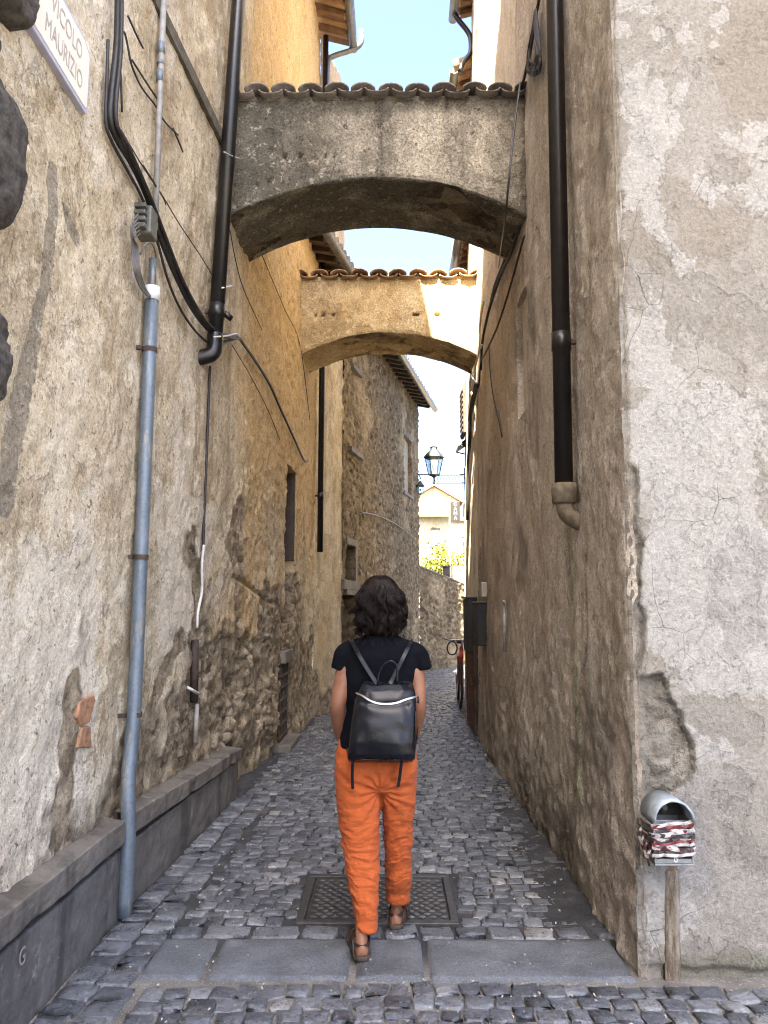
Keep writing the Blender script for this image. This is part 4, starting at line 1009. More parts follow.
def stone_wall():
    us = ticks([(0, SL, .035)], [SW[0], SW[1], SDR[0], SDR[1], TW[0], TW[1]]); zs = ticks([(-.05, 6.5, .035)], [SW[2], SW[3], SDR[3], TW[2], TW[3]])
    def disp(U, Z):
        wx = .25*fbm(U*1.5, Z*1.5, 300, 3)
        f1, f2, cid = vor(U*5.0+wx, Z*8.0+wx, 301)
        st = sst(f2-f1, .04, .28)
        h = st*.026*(.4+cid)+.015*fbm(U*8, Z*8, 302, 3)+.012*fbm(U*22, Z*22, 303, 2)
        return h, dict(loss=np.clip(.62+.5*fbm(U*.8, Z*.8, 304, 4)+.2*fbm(U*6, Z*6, 305, 2), 0, 1), mortar=1-st)
    grid_wall('wall', us, zs, lambda U, Z: np.stack([A[0]+U*tx+0*Z, A[1]+U*ty+0*Z, Z], -1), disp, MAT_STONE, HS, False, [SW, SDR, TW])
    us = ticks([(0, 6, .3)]); zs = ticks([(-.05, 6.5, .3)])
    grid_wall('gable_wall', us, zs, lambda U, Z: np.stack([B[0]-U+0*Z, B[1]+0*U+0*Z, Z], -1), lambda U, Z: (0*U, dict(loss=.7+0*U, mortar=.3+0*U)), MAT_STONE, HS, False)
    mb = MB(); mb.box(-6, -.84, 11.42, 17.7, 6.2, 6.3); mb.build('ceiling', MAT_DARK, HS)
    mb = MB(); mb.box(-6, -.79, 11.36, 11.40, 0, 6.5); mb.build('near_wall', MAT_STONE, HS)
stone_wall()
def spanel(name, H, mat, dpt):
    mb = MB(); nx, ny = ty, -tx
    def p(u, z, o): return (A[0]+u*tx+nx*o, A[1]+u*ty+ny*o, z)
    mb.hexa([p(H[0]-.02, H[2]-.02, -dpt), p(H[1]+.02, H[2]-.02, -dpt), p(H[1]+.02, H[2]-.02, -dpt-.04), p(H[0]-.02, H[2]-.02, -dpt-.04),
             p(H[0]-.02, H[3]+.02, -dpt), p(H[1]+.02, H[3]+.02, -dpt), p(H[1]+.02, H[3]+.02, -dpt-.04), p(H[0]-.02, H[3]+.02, -dpt-.04)])
    return mb.build(name, mat, HS)
def sbar(parent, name, u0, u1, z0, z1, o0, o1, mat, bevel=.01):
    nx, ny = ty, -tx; mb = MB()
    def p(u, z, o): return (A[0]+u*tx+nx*o, A[1]+u*ty+ny*o, z)
    mb.hexa([p(u0, z0, o1), p(u1, z0, o1), p(u1, z0, o0), p(u0, z0, o0), p(u0, z1, o1), p(u1, z1, o1), p(u1, z1, o0), p(u0, z1, o0)])
    return mb.build(name, mat, parent, bevel=bevel)
w = spanel('window', SW, MAT_DARK, .13); sbar(w, 'surround', SW[0]-.03, SW[1]+.14, SW[2]-.12, SW[2]-.01, -.02, .05, MAT_COPING); sbar(w, 'surround', SW[1]+.01, SW[1]+.14, SW[2], SW[3]+.1, -.02, .045, MAT_COPING); sbar(w, 'surround', SW[0]-.03, SW[1]+.14, SW[3]+.01, SW[3]+.12, -.02, .047, MAT_COPING)
dd_ = spanel('door', SDR, simple('dark_door_timber', (.02, .014, .010), .8, 0, .4, 9), .26); sbar(dd_, 'lintel', SDR[0]-.04, SDR[1]+.12, SDR[3]+.01, SDR[3]+.16, -.03, .055, MAT_COPING)
w = spanel('window', TW, simple('closed_pale_shutter', (.33, .28, .20), .8, 0, .25, 12), .07); sbar(w, 'lintel', TW[0]-.08, TW[1]+.08, TW[3]+.01, TW[3]+.13, -.03, .03, MAT_STONE if False else MAT_COPING); sbar(w, 'sill', TW[0]-.06, TW[1]+.06, TW[2]-.09, TW[2]-.01, -.03, .05, MAT_COPING)
# blind frame mouldings left on the stone wall
q0, z0_ = uz(346, 448); q1, _ = uz(358, 460); sbar(HS, 'sill', q0, q1, z0_-.05, z0_+.03, -.02, .10, MAT_COPING)
q0, z0_ = uz(349, 365); q1, _ = uz(358, 378); sbar(HS, 'sill', q0, q1, z0_-.05, z0_+.03, -.02, .09, MAT_COPING)
eave(HS, (A[0]-2.7*tx, A[1]-2.7*ty), B, 6.40, .36, .25, MAT_DARKWOOD, MAT_TILE_GREY, MAT_GUTTER, raf=.30)
nx, ny = ty, -tx
def wire_s(px, r, mat, name, label, off=.05, cat='cable'):
    mb = MB()
    for pl in px: mb.tube(catmull([on_s(x, y, off)[0] for x, y in pl], 4), r, 6)
    o = mb.build(name, mat, None, True); return tag(o, label, cat)
wire_s([[(360, 512), (375, 515), (392, 522), (405, 531), (416, 540)]], .012, MAT_CABLEG, 'cable', 'pale cable drooping across the rubble stone house wall')

# ------------------------------------------------------------------ garden wall
GW = thing('garden_wall', 'low rubble garden wall closing the bend of the lane', 'garden wall', (1.3, 18.9, 0))
def garden():
    C0 = (.69, 17.85); C1 = (2.6, 21.2); Lg = math.hypot(C1[0]-C0[0], C1[1]-C0[1])
    us = ticks([(0, Lg, .04)]); tt = np.linspace(0, 1, 60)
    def pos(U, T): return np.stack([C0[0]+(C1[0]-C0[0])*U/Lg+0*T, C0[1]+(C1[1]-C0[1])*U/Lg+0*T, -.05+T*(2.52-.13*U)], -1)
    def disp(U, T):
        Z = T*2.4; f1, f2, cid = vor(U*5.5, Z*8, 330); st = sst(f2-f1, .04, .3)
        return st*.035*(.4+cid)+.02*fbm(U*9, Z*9, 331, 3), dict(loss=np.clip(.6+.5*fbm(U, Z, 332, 3), 0, 1), mortar=1-st)
    grid_wall('masonry', us, tt, pos, disp, MAT_STONE, GW, False)
    dx, dy = (C1[0]-C0[0])/Lg, (C1[1]-C0[1])/Lg; n2 = (dy, -dx); mb = MB()
    k = 0.0
    while k < Lg:
        l = rng.uniform(.25, .4); z = 2.47-.13*k; z1 = 2.47-.13*min(Lg, k+l)
        def p(u, o, z): return (C0[0]+dx*u+n2[0]*o, C0[1]+dy*u+n2[1]*o, z)
        mb.hexa([p(k, .03, z), p(k+l-.01, .03, z1), p(k+l-.01, -.35, z1), p(k, -.35, z), p(k, .03, z+.05), p(k+l-.01, .03, z1+.05), p(k+l-.01, -.35, z1+.09), p(k, -.35, z+.09)]); k += l
    mb.build('coping', MAT_COPING, GW, bevel=.015)
garden()
a = at_y(428, 642, 18.1)
# ------------------------------------------------------------------ right: the stepped row of houses beyond the corner house
def row_house(label, y0, y1, h, mat, eav, endz=0.0):
    t = thing('row_house', label, 'house', (2.5, (y0+y1)/2, 0), 'row houses stepping down on the right')
    us = ticks([(y0, y1, .05)]); zs = ticks([(-.05, h, .06)])
    def disp(U, Z):
        low = sst(2.4-Z, 0, 1.5)
        return .012*fbm(U*3, Z*1.2, 400, 4)+.006*fbm(U*11, Z*9, 401, 3), dict(loss=np.clip(.28+.3*fbm(U*2, Z*2, 402, 3)+.1*low, 0, 1), dirt=np.clip(.1+.8*low+.3*fbm(U*2, Z*.5, 403, 3), 0, 1), green=0*U, red=0*U)
    grid_wall('wall', us, zs, lambda U, Z: np.stack([xr(U, Z), U+0*Z, Z], -1), disp, mat, t, True)
    xe = float(xr(y1, 0)); mb = MB(); mb.box(xe+.13, 5, y1-.04, y1-.002, endz, h); mb.build('end_wall', mat, t)
    if eav: eave(t, (xe-.02+.10, y0+.03), (xe+.10, y1), h-.05, .17, .25, MAT_WOOD, MAT_TILE_WARM, MAT_GUTTER, raf=.22, depth=1.6, side=-1)
    else:
        mb = MB(); mb.box(xe-.02, 5, y0, y1, h, h+.1); mb.build('roof', MAT_TILE_WARM, t)
    return t
row_house('tallest row house with a timber eave, just past the corner house', 8.83, 9.60, 9.95, MAT_PALE, True)
row_house('second row house with an eave below its neighbour', 9.605, 10.15, 9.1, MAT_PALE, True)
row_house('third row house whose eave shows through the nearer arch', 10.155, 11.6, 7.0, MAT_PALE, True)
row_house('lowest sunlit row house at the bend with the lamp bracket', 11.605, 13.5, 6.2, MAT_PALE, False)
# swan-neck pipe between the eaves
g0 = [(453, -8), (453, 8), (457, 18), (468, 32), (471, 42), (470, 54), (463, 62), (460, 72)]
mb = MB(); mb.tube(catmull([at_y(x, y, 9.5) for x, y in g0], 4), .036, 12); o = mb.build('gutter_pipe', MAT_BLACKPIPE, None, True); tag(o, 'dark swan neck pipe between two eaves at the top right', 'gutter pipe')

def wire_r(px, r, mat, name, label, off=.03, cat='cable', group=None):
    mb = MB()
    for pl in px: mb.tube(catmull([on_r(x, y, (q[0] if q else off)) for (x, y, *q) in pl], 5), r, 7)
    o = mb.build(name, mat, None, True); return tag(o, label, cat, group)
GR = 'cables on the right wall'
wire_r([[(545, -30), (537, 10), (530, 50), (522, 88)]], .011, MAT_CABLE, 'cable', 'black cable hanging past the coil at the top of the right wall', .03, group=GR)
# hanging coil
mb = MB()
for k in range(16):
    a = on_r(535+rng.normal(0, .8), 14+rng.normal(0, 2), .05); b = on_r(527+rng.uniform(0, 3), 58+rng.uniform(-6, 12), .05+rng.uniform(0, .03)); c_ = on_r(541-rng.uniform(0, 5), 60+rng.uniform(-8, 12), .05+rng.uniform(0, .04)); m_ = on_r(533+rng.uniform(-3, 3), 72+rng.uniform(-10, 4), .06)
    mb.tube(catmull([a, a.lerp(b, .5)+Vector((0, rng.uniform(-.04, .04), 0)), b, m_, c_, c_.lerp(a, .5)+Vector((0, rng.uniform(-.04, .04), 0)), a], 6), .007, 6)
o = mb.build('cable_coil', MAT_CABLE, None, True); tag(o, 'tangled coil of spare black cable hung high on the right wall', 'cable coil')
wire_r([[(520, 84, .30), (514, 130, .35), (509, 180, .4), (504, 228, .35), (498, 268, .04)]], .006, MAT_CABLE, 'cable', 'thin black cable crossing the face of the nearer arch', .03, group=GR)
wire_r([[(520, 225), (512, 250), (502, 272), (492, 300), (486, 322), (482, 345), (481, 370)], [(515, 232), (504, 262), (495, 285), (489, 310)]], .014, MAT_CABLE, 'cable', 'thick pair of black cables bending beneath the nearer arch on the right', .04, group=GR)
wire_r([[(524, 236), (512, 280), (503, 310), (496, 330), (486, 352), (481, 362), (479, 384)]], .009, MAT_CABLE, 'cable', 'looser black cable slung outside the thick pair on the right wall', .05, group=GR)
wire_r([[(489, 345), (490, 370), (493, 395), (498, 418), (502, 437)]], .006, MAT_CABLE, 'cable', 'thin black cable curling down the brown right wall', .02, group=GR)
wire_r([[(484, 300), (480, 325), (479, 350), (474, 372), (470, 382), (472, 395)], [(482, 345), (476, 362), (472, 375), (477, 384)]], .010, MAT_CABLEW, 'cable', 'whitish cables bunched on the sunlit edge of the right wall', .05, group=GR)
wire_r([[(478, 384), (474, 398), (471, 415), (470, 436), (468, 470), (467.5, 520)], [(476, 384), (472, 402), (469.5, 420)]], .022, MAT_CABLE, 'cable', 'heavy black cable dropping down the far sunlit houses on the right', .06, group=GR)
# pipe scrap, boxes and boarded door low on the right wall
a = on_r(504.5, 602, .03); b = on_r(505.5, 652, .03)
mb = MB(); mb.tube([a, (b.x, a.y, b.z)], .016, 10); mb.tube([(a.x-.01, a.y-.06, a.z), (a.x-.01, a.y+.07, a.z+.01)], .012, 8); o = mb.build('pipe_stub', simple('grey_lead_pipe', (.30, .28, .25), .6, 0, .3, 20), None, True); tag(o, 'short pale pipe fixed upright on the brown right wall', 'pipe')
def wbox(px, py0, py1, ly, prot, name, label, cat, mat, lip=True, group=None):
    c0 = on_r(px, py0); c1 = on_r(px, py1); y = (c0.y+c1.y)/2; x = float(xr(y, 1)); t = thing(name, label, cat, (x, y, c1.z), group)
    mb = MB(); mb.box(x-prot, x+.05, y, y+ly, c1.z, c0.z); mb.build('housing', mat, t, bevel=.008)
    if lip:
        m2 = MB(); m2.box(x-prot-.014, x+.05, y-.012, y+ly+.012, c0.z+.001, c0.z+.02); m2.build('lid', MAT_GREYBOX, t, bevel=.004)
        m3 = MB(); m3.box(x-prot-.006, x-prot-.001, y+.02, y+ly-.02, c1.z+.02, c0.z-.02); m3.build('front_panel', mat, t)
    return t
wbox(487, 603, 646, .34, .10, 'meter_box', 'larger black meter box on the right wall, nearest of the three', 'meter box', MAT_BLACK, group='meter boxes on the right wall')
wbox(477.5, 598, 652, .40, .12, 'meter_box', 'tall narrow black meter box behind the larger one on the right wall', 'meter box', MAT_BLACK, group='meter boxes on the right wall')
wbox(487, 582, 597, .14, .05, 'meter_box', 'small grey box mounted above the black meter boxes', 'meter box', MAT_GREYPAINT, False, 'meter boxes on the right wall')
y0 = 8.95; x0 = float(xr(9.2, .5)); t = thing('boarded_door', 'low reddish boarded door in the right wall under the meter boxes', 'door', (x0, 9.2, 0))
mb = MB()
for k in range(5): mb.box(x0-.05, x0+.02, y0+k*.15, y0+.142+k*.15, .02, 1.12)
mb.build('leaf', simple('red_brown_boards', (.13, .05, .032), .7, 0, .4, 9, .004), t, bevel=.004)
mb = MB(); mb.box(x0-.06, x0+.02, y0-.07, y0-.01, 0, 1.2); mb.box(x0-.06, x0+.02, y0-.07, y0+.82, 1.13, 1.2); mb.box(x0-.06, x0+.02, y0+.76, y0+.82, 0, 1.12); mb.build('frame', MAT_DARKWOOD, t)
mb = MB(); mb.box(x0-.085, x0-.05, y0+.1, y0+.13, .55, .66); mb.build('handle', MAT_RUST, t)
# shutter, lamp, sign and sills on the sunlit far houses
sh = on_r(461, 444, .10)
t = thing('awning', 'small dark tilted awning on the far sunlit right house', 'awning', (sh.x, sh.y, sh.z))
p0 = at_y(470, 437, 12.6); p1 = at_y(457, 450, 12.6)
mb = MB(); mb.hexa([(p1.x, 12.3, p1.z), (p0.x+.1, 12.3, p0.z), (p0.x+.1, 12.9, p0.z), (p1.x, 12.9, p1.z), (p1.x, 12.3, p1.z+.04), (p0.x+.1, 12.3, p0.z+.04), (p0.x+.1, 12.9, p0.z+.04), (p1.x, 12.9, p1.z+.04)])
mb.build('canopy', simple('dark_blue_grey_metal', (.05, .06, .075), .5, 0, .2, 9), t)
mb = MB(); mb.tube([(p1.x+.02, 12.32, p1.z+.02), (p0.x+.12, 12.32, p1.z-.05)], .012, 6); mb.tube([(p1.x+.02, 12.88, p1.z+.02), (p0.x+.12, 12.88, p1.z-.05)], .012, 6); mb.build('strut', MAT_RUST, t)
for (px, a_, b_, lab) in [(466, 386, 432, 'dark upright shutter on the far right houses above the awning')]:
    y = 11.9; q0 = at_y(px, a_, y); q1 = at_y(px, b_, y); x = float(xr(y, 4)); mb = MB(); mb.box(x-.04, x+.01, y, y+.55, q1.z, q0.z)
    for k in range(9): zz = q1.z+(q0.z-q1.z)*(k+.5)/9; mb.box(x-.055, x-.042, y+.05, y+.5, zz-.02, zz+.02)
    o = mb.build('window_shutter', MAT_DARKWOOD, None); tag(o, lab, 'shutter')

def lantern(t, c, s, mats):
    """tapered six-sided street lantern, s = height of the glass"""
    fm, gm = mats; c = Vector(c); n = 6
    def ring(r, z, k0=0): return [c+Vector((r*math.cos(2*math.pi*(k+k0)/n), r*math.sin(2*math.pi*(k+k0)/n), z)) for k in range(n)]
    mb = MB()
    b, tp_ = ring(s*.32, 0), ring(s*.52, s)
    for k in range(n): mb.tube([b[k], tp_[k]], s*.028, 6); mb.tube([b[k], b[(k+1) % n]], s*.03, 6); mb.tube([tp_[k], tp_[(k+1) % n]], s*.045, 6)
    mb.lathe(c, [(s*.05, -.18*s), (s*.14, -.10*s), (s*.30, -.02*s), (s*.31, .015*s), (.01, .02*s)], 6)
    fr = mb.build('frame', fm, t)
    mb = MB(); mb.loft([ring(s*.60, s*1.0), ring(s*.60, s*1.05), ring(s*.47, s*1.22), ring(s*.26, s*1.45), ring(s*.22, s*1.47), ring(s*.20, s*1.6), ring(s*.24, s*1.63), ring(s*.02, s*1.75)]); mb.build('cap', fm, t)
    for k in range(n):
        k2 = (k+1) % n; mb = MB(); v = [b[k].lerp(c, .06), b[k2].lerp(c, .06), tp_[k2].lerp(c+Vector((0, 0, s)), .06), tp_[k].lerp(c+Vector((0, 0, s)), .06)]
        nn = (v[1]-v[0]).cross(v[3]-v[0]).normalized()*.004; mb.hexa([v[0], v[1], v[1]-nn, v[0]-nn, v[3], v[2], v[2]-nn, v[3]-nn]); mb.build('pane', gm, fr)
    mb = MB(); mb.ell(c+Vector((0, 0, s*.5)), s*.12, s*.12, s*.22, 10, 8); mb.build('bulb', MAT_WHITEPL, t, True)
m = M('lantern_glass'); GLS = m.fin((.75, .88, .90), .08, None, 0, .5, Transmission_Weight=.85, IOR=1.1, Alpha=.75)
LM = simple('dark_green_iron', (.03, .038, .04), .5, .3, .3, 20)
Yl = 12.9; lc = at_y(434, 475, Yl); xw = float(xr(Yl, 3.5))
ST = thing('street_lamp', 'large lantern standing on a scrolled bracket from the right wall', 'street lamp', (xw, Yl, lc.z-.25))
hgt = at_y(434, 458, Yl).z-lc.z; lantern(ST, (lc.x, Yl, lc.z), hgt, (LM, GLS))
zt, zb = at_y(450, 474.5, Yl).z, at_y(450, 483, Yl).z
mb = MB(); xl0 = at_y(419, 475, Yl).x
mb.tube([(xl0, Yl, zt), (xw+.02, Yl, zt)], .011, 8); mb.tube([(at_y(432, 483, Yl).x, Yl, zb), (xw+.02, Yl, zb)], .012, 8); mb.tube([(lc.x, Yl, zb-.02), (lc.x, Yl, lc.z-.02)], .014, 8)
mb.box(xw-.012, xw+.02, Yl-.03, Yl+.03, zb-.12, zt+.12)
for k in range(9):
    cx = lc.x+.06+(xw-lc.x-.10)*k/8.5; cz = (zt+zb)/2; R_ = (zt-zb)*.42
    mb.tube([(cx+R_*.8*math.cos(a), Yl, cz+R_*math.sin(a)) for a in np.linspace(0, 5.2, 12)], .006, 5)
mb.build('bracket', LM, ST)
Y2 = 17.6; c2 = at_y(418.5, 498, Y2); 
WL2 = thing('wall_lantern', 'small dark lantern on the corner of the rubble stone house', 'lantern', (c2.x, Y2, c2.z))
lantern(WL2, (c2.x+.04, Y2-.15, c2.z+.08), .18, (LM, GLS)); mb = MB(); mb.tube(catmull([(c2.x-.15, Y2+.05, c2.z+.50), (c2.x-.02, Y2-.06, c2.z+.58), (c2.x+.06, Y2-.15, c2.z+.43)], 5), .014, 7); mb.build('bracket', LM, WL2)

# hanging sign, post, far houses, planting
Yp = 21.6; pz = at_y(450, 563, Yp)
pp = at_y(449.6, 500, Yp)
PT = thing('sign_post', 'slim post with a dark vertical shop sign behind the garden wall', 'sign post', (pp.x, Yp, 0))
mb = MB(); mb.tube([(pp.x, Yp, 0), (pp.x, Yp, pp.z+.1)], .035, 10); mb.build('post', simple('grey_brown_post', (.055, .047, .035), .6, 0, .2, 12), PT, True)
s0 = at_y(450.5, 502, Yp); s1 = at_y(460, 521.5, Yp)
mb = MB(); mb.box(s0.x, s1.x, Yp-.06, Yp+.02, s1.z, s0.z); sb = mb.build('sign_board', simple('dark_brown_sign', (.009, .0072, .0055), .5, 0, .2, 12), PT, bevel=.01)
cx = (s0.x+s1.x)/2
for k, ch in enumerate('CANA'):
    zc = s0.z-(s0.z-s1.z)*(k+.86)/4.3
    V, F = text_mesh(ch, .135, lambda x, y, d: (cx+x, Yp-.063-d, zc+y), .004); mk('lettering', V, [tuple(reversed(f)) for f in F], MAT_WHITEPL, sb, smooth=False)
e0 = at_y(462.5, 504, 20.5); e1 = at_y(468, 517, 20.5)
mb = MB(); mb.box(e0.x, e1.x, 20.45, 20.5, e1.z, e0.z); mb.box(e0.x+.03, e1.x+.3, 20.46, 20.49, e0.z-.03, e0.z+.02); o = mb.build('hanging_sign', MAT_BLACK, None, bevel=.01); tag(o, 'small black square sign hanging right of the dark vertical sign', 'sign')
# far gabled house
Yf = 60.0; ap = at_y(434, 486, Yf); er = at_y(463, 503, Yf); el = at_y(404, 503, Yf); zc = at_y(434, 515, Yf).z
FH = thing('gabled_house', 'cream gabled house in full sun beyond the lane', 'house', (ap.x, Yf+4, 0))
mb = MB(); mb.prism([(el.x+.25, Yf, 0), (er.x-.25, Yf, 0), (er.x-.25, Yf, er.z+.12), (ap.x, Yf, ap.z-.05), (el.x+.25, Yf, el.z+.12)], (0, 9, 0)); mb.build('wall', MAT_FAR, FH)
for (q, sgn) in ((er, 1), (el, -1)):
    mb = MB(); mb.hexa([(ap.x, Yf-.35, ap.z), (q.x, Yf-.35, q.z), (q.x, Yf+9.3, q.z), (ap.x, Yf+9.3, ap.z), (ap.x, Yf-.35, ap.z+.22), (q.x, Yf-.35, q.z+.22), (q.x, Yf+9.3, q.z+.22), (ap.x, Yf+9.3, ap.z+.22)]); mb.build('roof', MAT_TILE_WARM, FH)
mb = MB(); mb.hexa([(el.x-1, Yf-.9, zc-.22), (er.x-1.0, Yf-.9, zc-.22), (er.x-1.0, Yf-.01, zc-.1), (el.x-1, Yf-.01, zc-.1), (el.x-1, Yf-.9, zc), (er.x-1.0, Yf-.9, zc+.1), (er.x-1.0, Yf-.01, zc+.25), (el.x-1, Yf-.01, zc+.25)]); mb.build('cornice', MAT_TILE_WARM, FH)
q0 = at_y(432, 530, Yf); q1 = at_y(438.5, 547, Yf)
mb = MB(); mb.box(q0.x, q1.x, Yf-.06, Yf-.01, q1.z, q0.z); w = mb.build('window', simple('tan_shutter', (.42, .36, .26), .8, 0, .15, 5), FH)
mb = MB(); mb.box(q0.x-.12, q1.x+.12, Yf-.1, Yf-.012, q0.z+.01, q0.z+.16); mb.build('lintel', MAT_COPING, w)
# white house behind the garden wall on the right
WH = thing('white_house', 'whitewashed house behind the garden wall at the right', 'house', (4, 27, 0))
hx0 = at_y(452.5, 545, 24).x; hz = at_y(455, 521, 24).z
mb = MB(); mb.box(hx0, 7, 24, 25.3, 0, hz); mb.build('wall', MAT_FAR, WH)
mb = MB(); mb.box(hx0-.02, 7.2, 23.9, 25.4, hz+.003, hz+.10); mb.build('roof', MAT_TILE_WARM, WH)
for (a_, b_, nm, mt) in [((461.5, 527), (468, 537), 'window', MAT_GREYPAINT), ((462, 541), (467.5, 556), 'window', MAT_DARK)]:
    q0 = at_y(*a_, 24); q1 = at_y(*b_, 24); mb = MB(); mb.box(q0.x, q1.x, 23.96, 23.995, q1.z, q0.z); w = mb.build('window', MAT_FRAME, WH)
    m2 = MB(); m2.box(q0.x+.03, q1.x-.03, 23.95, 23.958, q1.z+.03, q0.z-.03); m2.build('pane', mt, w)
q0 = at_y(449, 566, 21.9); q1 = at_y(470, 600, 21.9); mb = MB(); mb.box(q0.x, q1.x+2, 21.9, 22.1, 0, q0.z); o = mb.build('parapet_wall', MAT_FAR, None, bevel=.02); tag(o, 'short white parapet wall behind the rubble garden wall', 'wall')
q0 = at_y(443, 567, 20.4); q1 = at_y(450, 578, 20.4)
CB = thing('cabinet', 'small purplish cabinet standing up behind the garden wall', 'cabinet', ((q0.x+q1.x)/2, 20.5, 0))
mb = MB(); mb.box(q0.x, q1.x, 20.4, 20.62, 0, q0.z); mb.build('housing', simple('purple_brown_paint', (.05, .032, .036), .6, 0, .2, 12), CB, bevel=.01)
mb = MB(); mb.box(q0.x-.02, q1.x+.02, 20.38, 20.64, q0.z+.002, q0.z+.04); mb.build('lid', MAT_DARKWOOD, CB)
# sunlit shrubs: leaf faces round a few stems
def leafmat(name, c):
    m = M(name); oi = m.nd('ShaderNodeObjectInfo'); n = m.noise(2.5, 4, .6); col = m.ramp(n, [(.3, tuple(x*.55 for x in c)), (.7, c)])
    return m.fin(col, .55, None, 0, .4, Transmission_Weight=0.0)
LEAF = leafmat('yellow_green_leaves', (.24, .27, .035))
def shrub(cx, cy, zb, ztop, w, nl, label):
    t = thing('shrub', label, 'shrub', (cx, cy, 0), 'shrubs behind the garden wall'); V = []; F = []; ms = MB(); cl = []
    for k in range(10):
        e = Vector((cx+rng.normal(0, w*.45), cy+rng.normal(0, w*.4), zb+(ztop-zb)*rng.uniform(.3, 1)))
        ms.tube(catmull([(cx, cy, 0), (cx+(e.x-cx)*.3, cy, zb*.6), e], 4), [.03]*4+[.02]*4+[.008], 5); cl.append(e)
    ms.build('stem', MAT_DARKWOOD, t)
    for i in range(nl):
        e = cl[rng.integers(len(cl))]; p = e+Vector(rng.normal(0, .17, 3)); s = rng.uniform(.03, .07)
        u = Vector(rng.normal(0, 1, 3)).normalized(); v = u.cross(Vector(rng.normal(0, 1, 3))).normalized(); b = len(V)
        V += [p-u*s, p+v*s*.45, p+u*s, p-v*s*.45]; F.append((b, b+1, b+2, b+3))
    mk('foliage', V, F, LEAF, t, False)
for (px, w_, top, lab) in [(425, .35, 560, 'low yellow green shrub next to the stone house'), (436, .40, 543, 'tallest yellow green shrub left of the slim post'), (447, .35, 556, 'yellow green shrub behind the slim post'), (461, .35, 560, 'yellow green shrub before the white house')]:
    q = at_y(px, top, 23.0); shrub(q.x, 23.0, 2.0, q.z, w_, 900, lab)

# ------------------------------------------------------------------ bicycle against the right wall
def bicycle():
    t = thing('bicycle', 'red bicycle with black tyres leaning on the right wall near the bend', 'bicycle', (1.06, 11.9, 0))
    def P(s, z): return Vector((1.035+.055*s+.05*z, 11.15+s*1.0, z))   # s along the bike, leaning with height
    R = .335; red = simple('red_bike_paint', (.42, .035, .03), .35, 0, .15, 20); chrome = simple('dull_chrome', (.42, .42, .43), .3, .9, .1, 30)
    for s in (.10, 1.12):
        c = P(s, R); ax = (P(s, R+.3)-c).normalized(); ay = (P(s+.3, R)-c).normalized()
        ring = lambda r, n: [c+ay*(r*math.cos(a))+ax*(r*math.sin(a)) for a in np.linspace(0, 2*math.pi, n)]
        mb = MB(); mb.tube(ring(R-.02, 33), .02, 8, False); w = mb.build('wheel', MAT_BLACK, t, True)
        mb = MB(); mb.tube(ring(R-.045, 33), .010, 6, False); mb.build('rim', chrome, w, True)
        mb = MB()
        for k in range(18):
            a = 2*math.pi*k/18; mb.tube([c, c+ay*(R-.05)*math.cos(a)+ax*(R-.05)*math.sin(a)], .0018, 4)
        mb.build('spokes', chrome, w)
    mb = MB(); bb = P(.66, .30); st = P(.78, .88); hd = P(.26, .86); hb = P(.235, .68)
    mb.tube([bb, st], .017, 8); mb.tube([bb, hb], .019, 8); mb.tube([P(.745, .72), P(.25, .80)], .017, 8); mb.tube([hd, hb], .022, 8); mb.tube([bb, P(1.12, R)], .012, 8); mb.tube([P(.765, .8), P(1.12, R)], .010, 8); mb.tube([hb, P(.10, R)], .015, 8)
    mb.build('frame', red, t, True)
    sd = Vector((1, -.05, 0)); h0 = P(.27, 1.0)
    mb = MB(); mb.tube([hd, h0], .014, 8); mb.tube(catmull([h0-sd*.28+Vector((0, .14, .02)), h0-sd*.2, h0, h0+sd*.12, h0+sd*.2+Vector((0, .1, .02))], 4), .012, 8); mb.build('handlebar', chrome, t, True)
    mb = MB(); mb.ell(P(.80, .95), .075, .13, .03, 12, 8); mb.build('saddle', MAT_BLACK, t, True)
    mb = MB(); mb.tube([P(.06, R)+Vector((0, 0, R+.03)), P(.22, R+.27)], .022, 6); mb.tube([P(1.12, R)+Vector((0, 0, R+.03)), P(1.4, R+.18)], .022, 6); mb.build('mudguard', red, t, True)
    mb = MB(); m0 = h0-sd*.16+Vector((0, -.06, -.12)); mb.tube([m0+Vector((.075*math.cos(a), 0, .10*math.sin(a))) for a in np.linspace(0, 6.283, 17)], .012, 6, False); mb.tube([m0+Vector((0, 0, .1)), h0-sd*.12], .008, 6); mb.build('mirror', MAT_BLACK, t, True)
    mb = MB(); mb.tube([bb+sd*.05, bb+sd*.06+Vector((0, .05, -.16))], .010, 6); mb.tube([bb-sd*.05, bb-sd*.06+Vector((0, -.05, .16))], .010, 6); mb.build('crank', chrome, t)
bicycle()

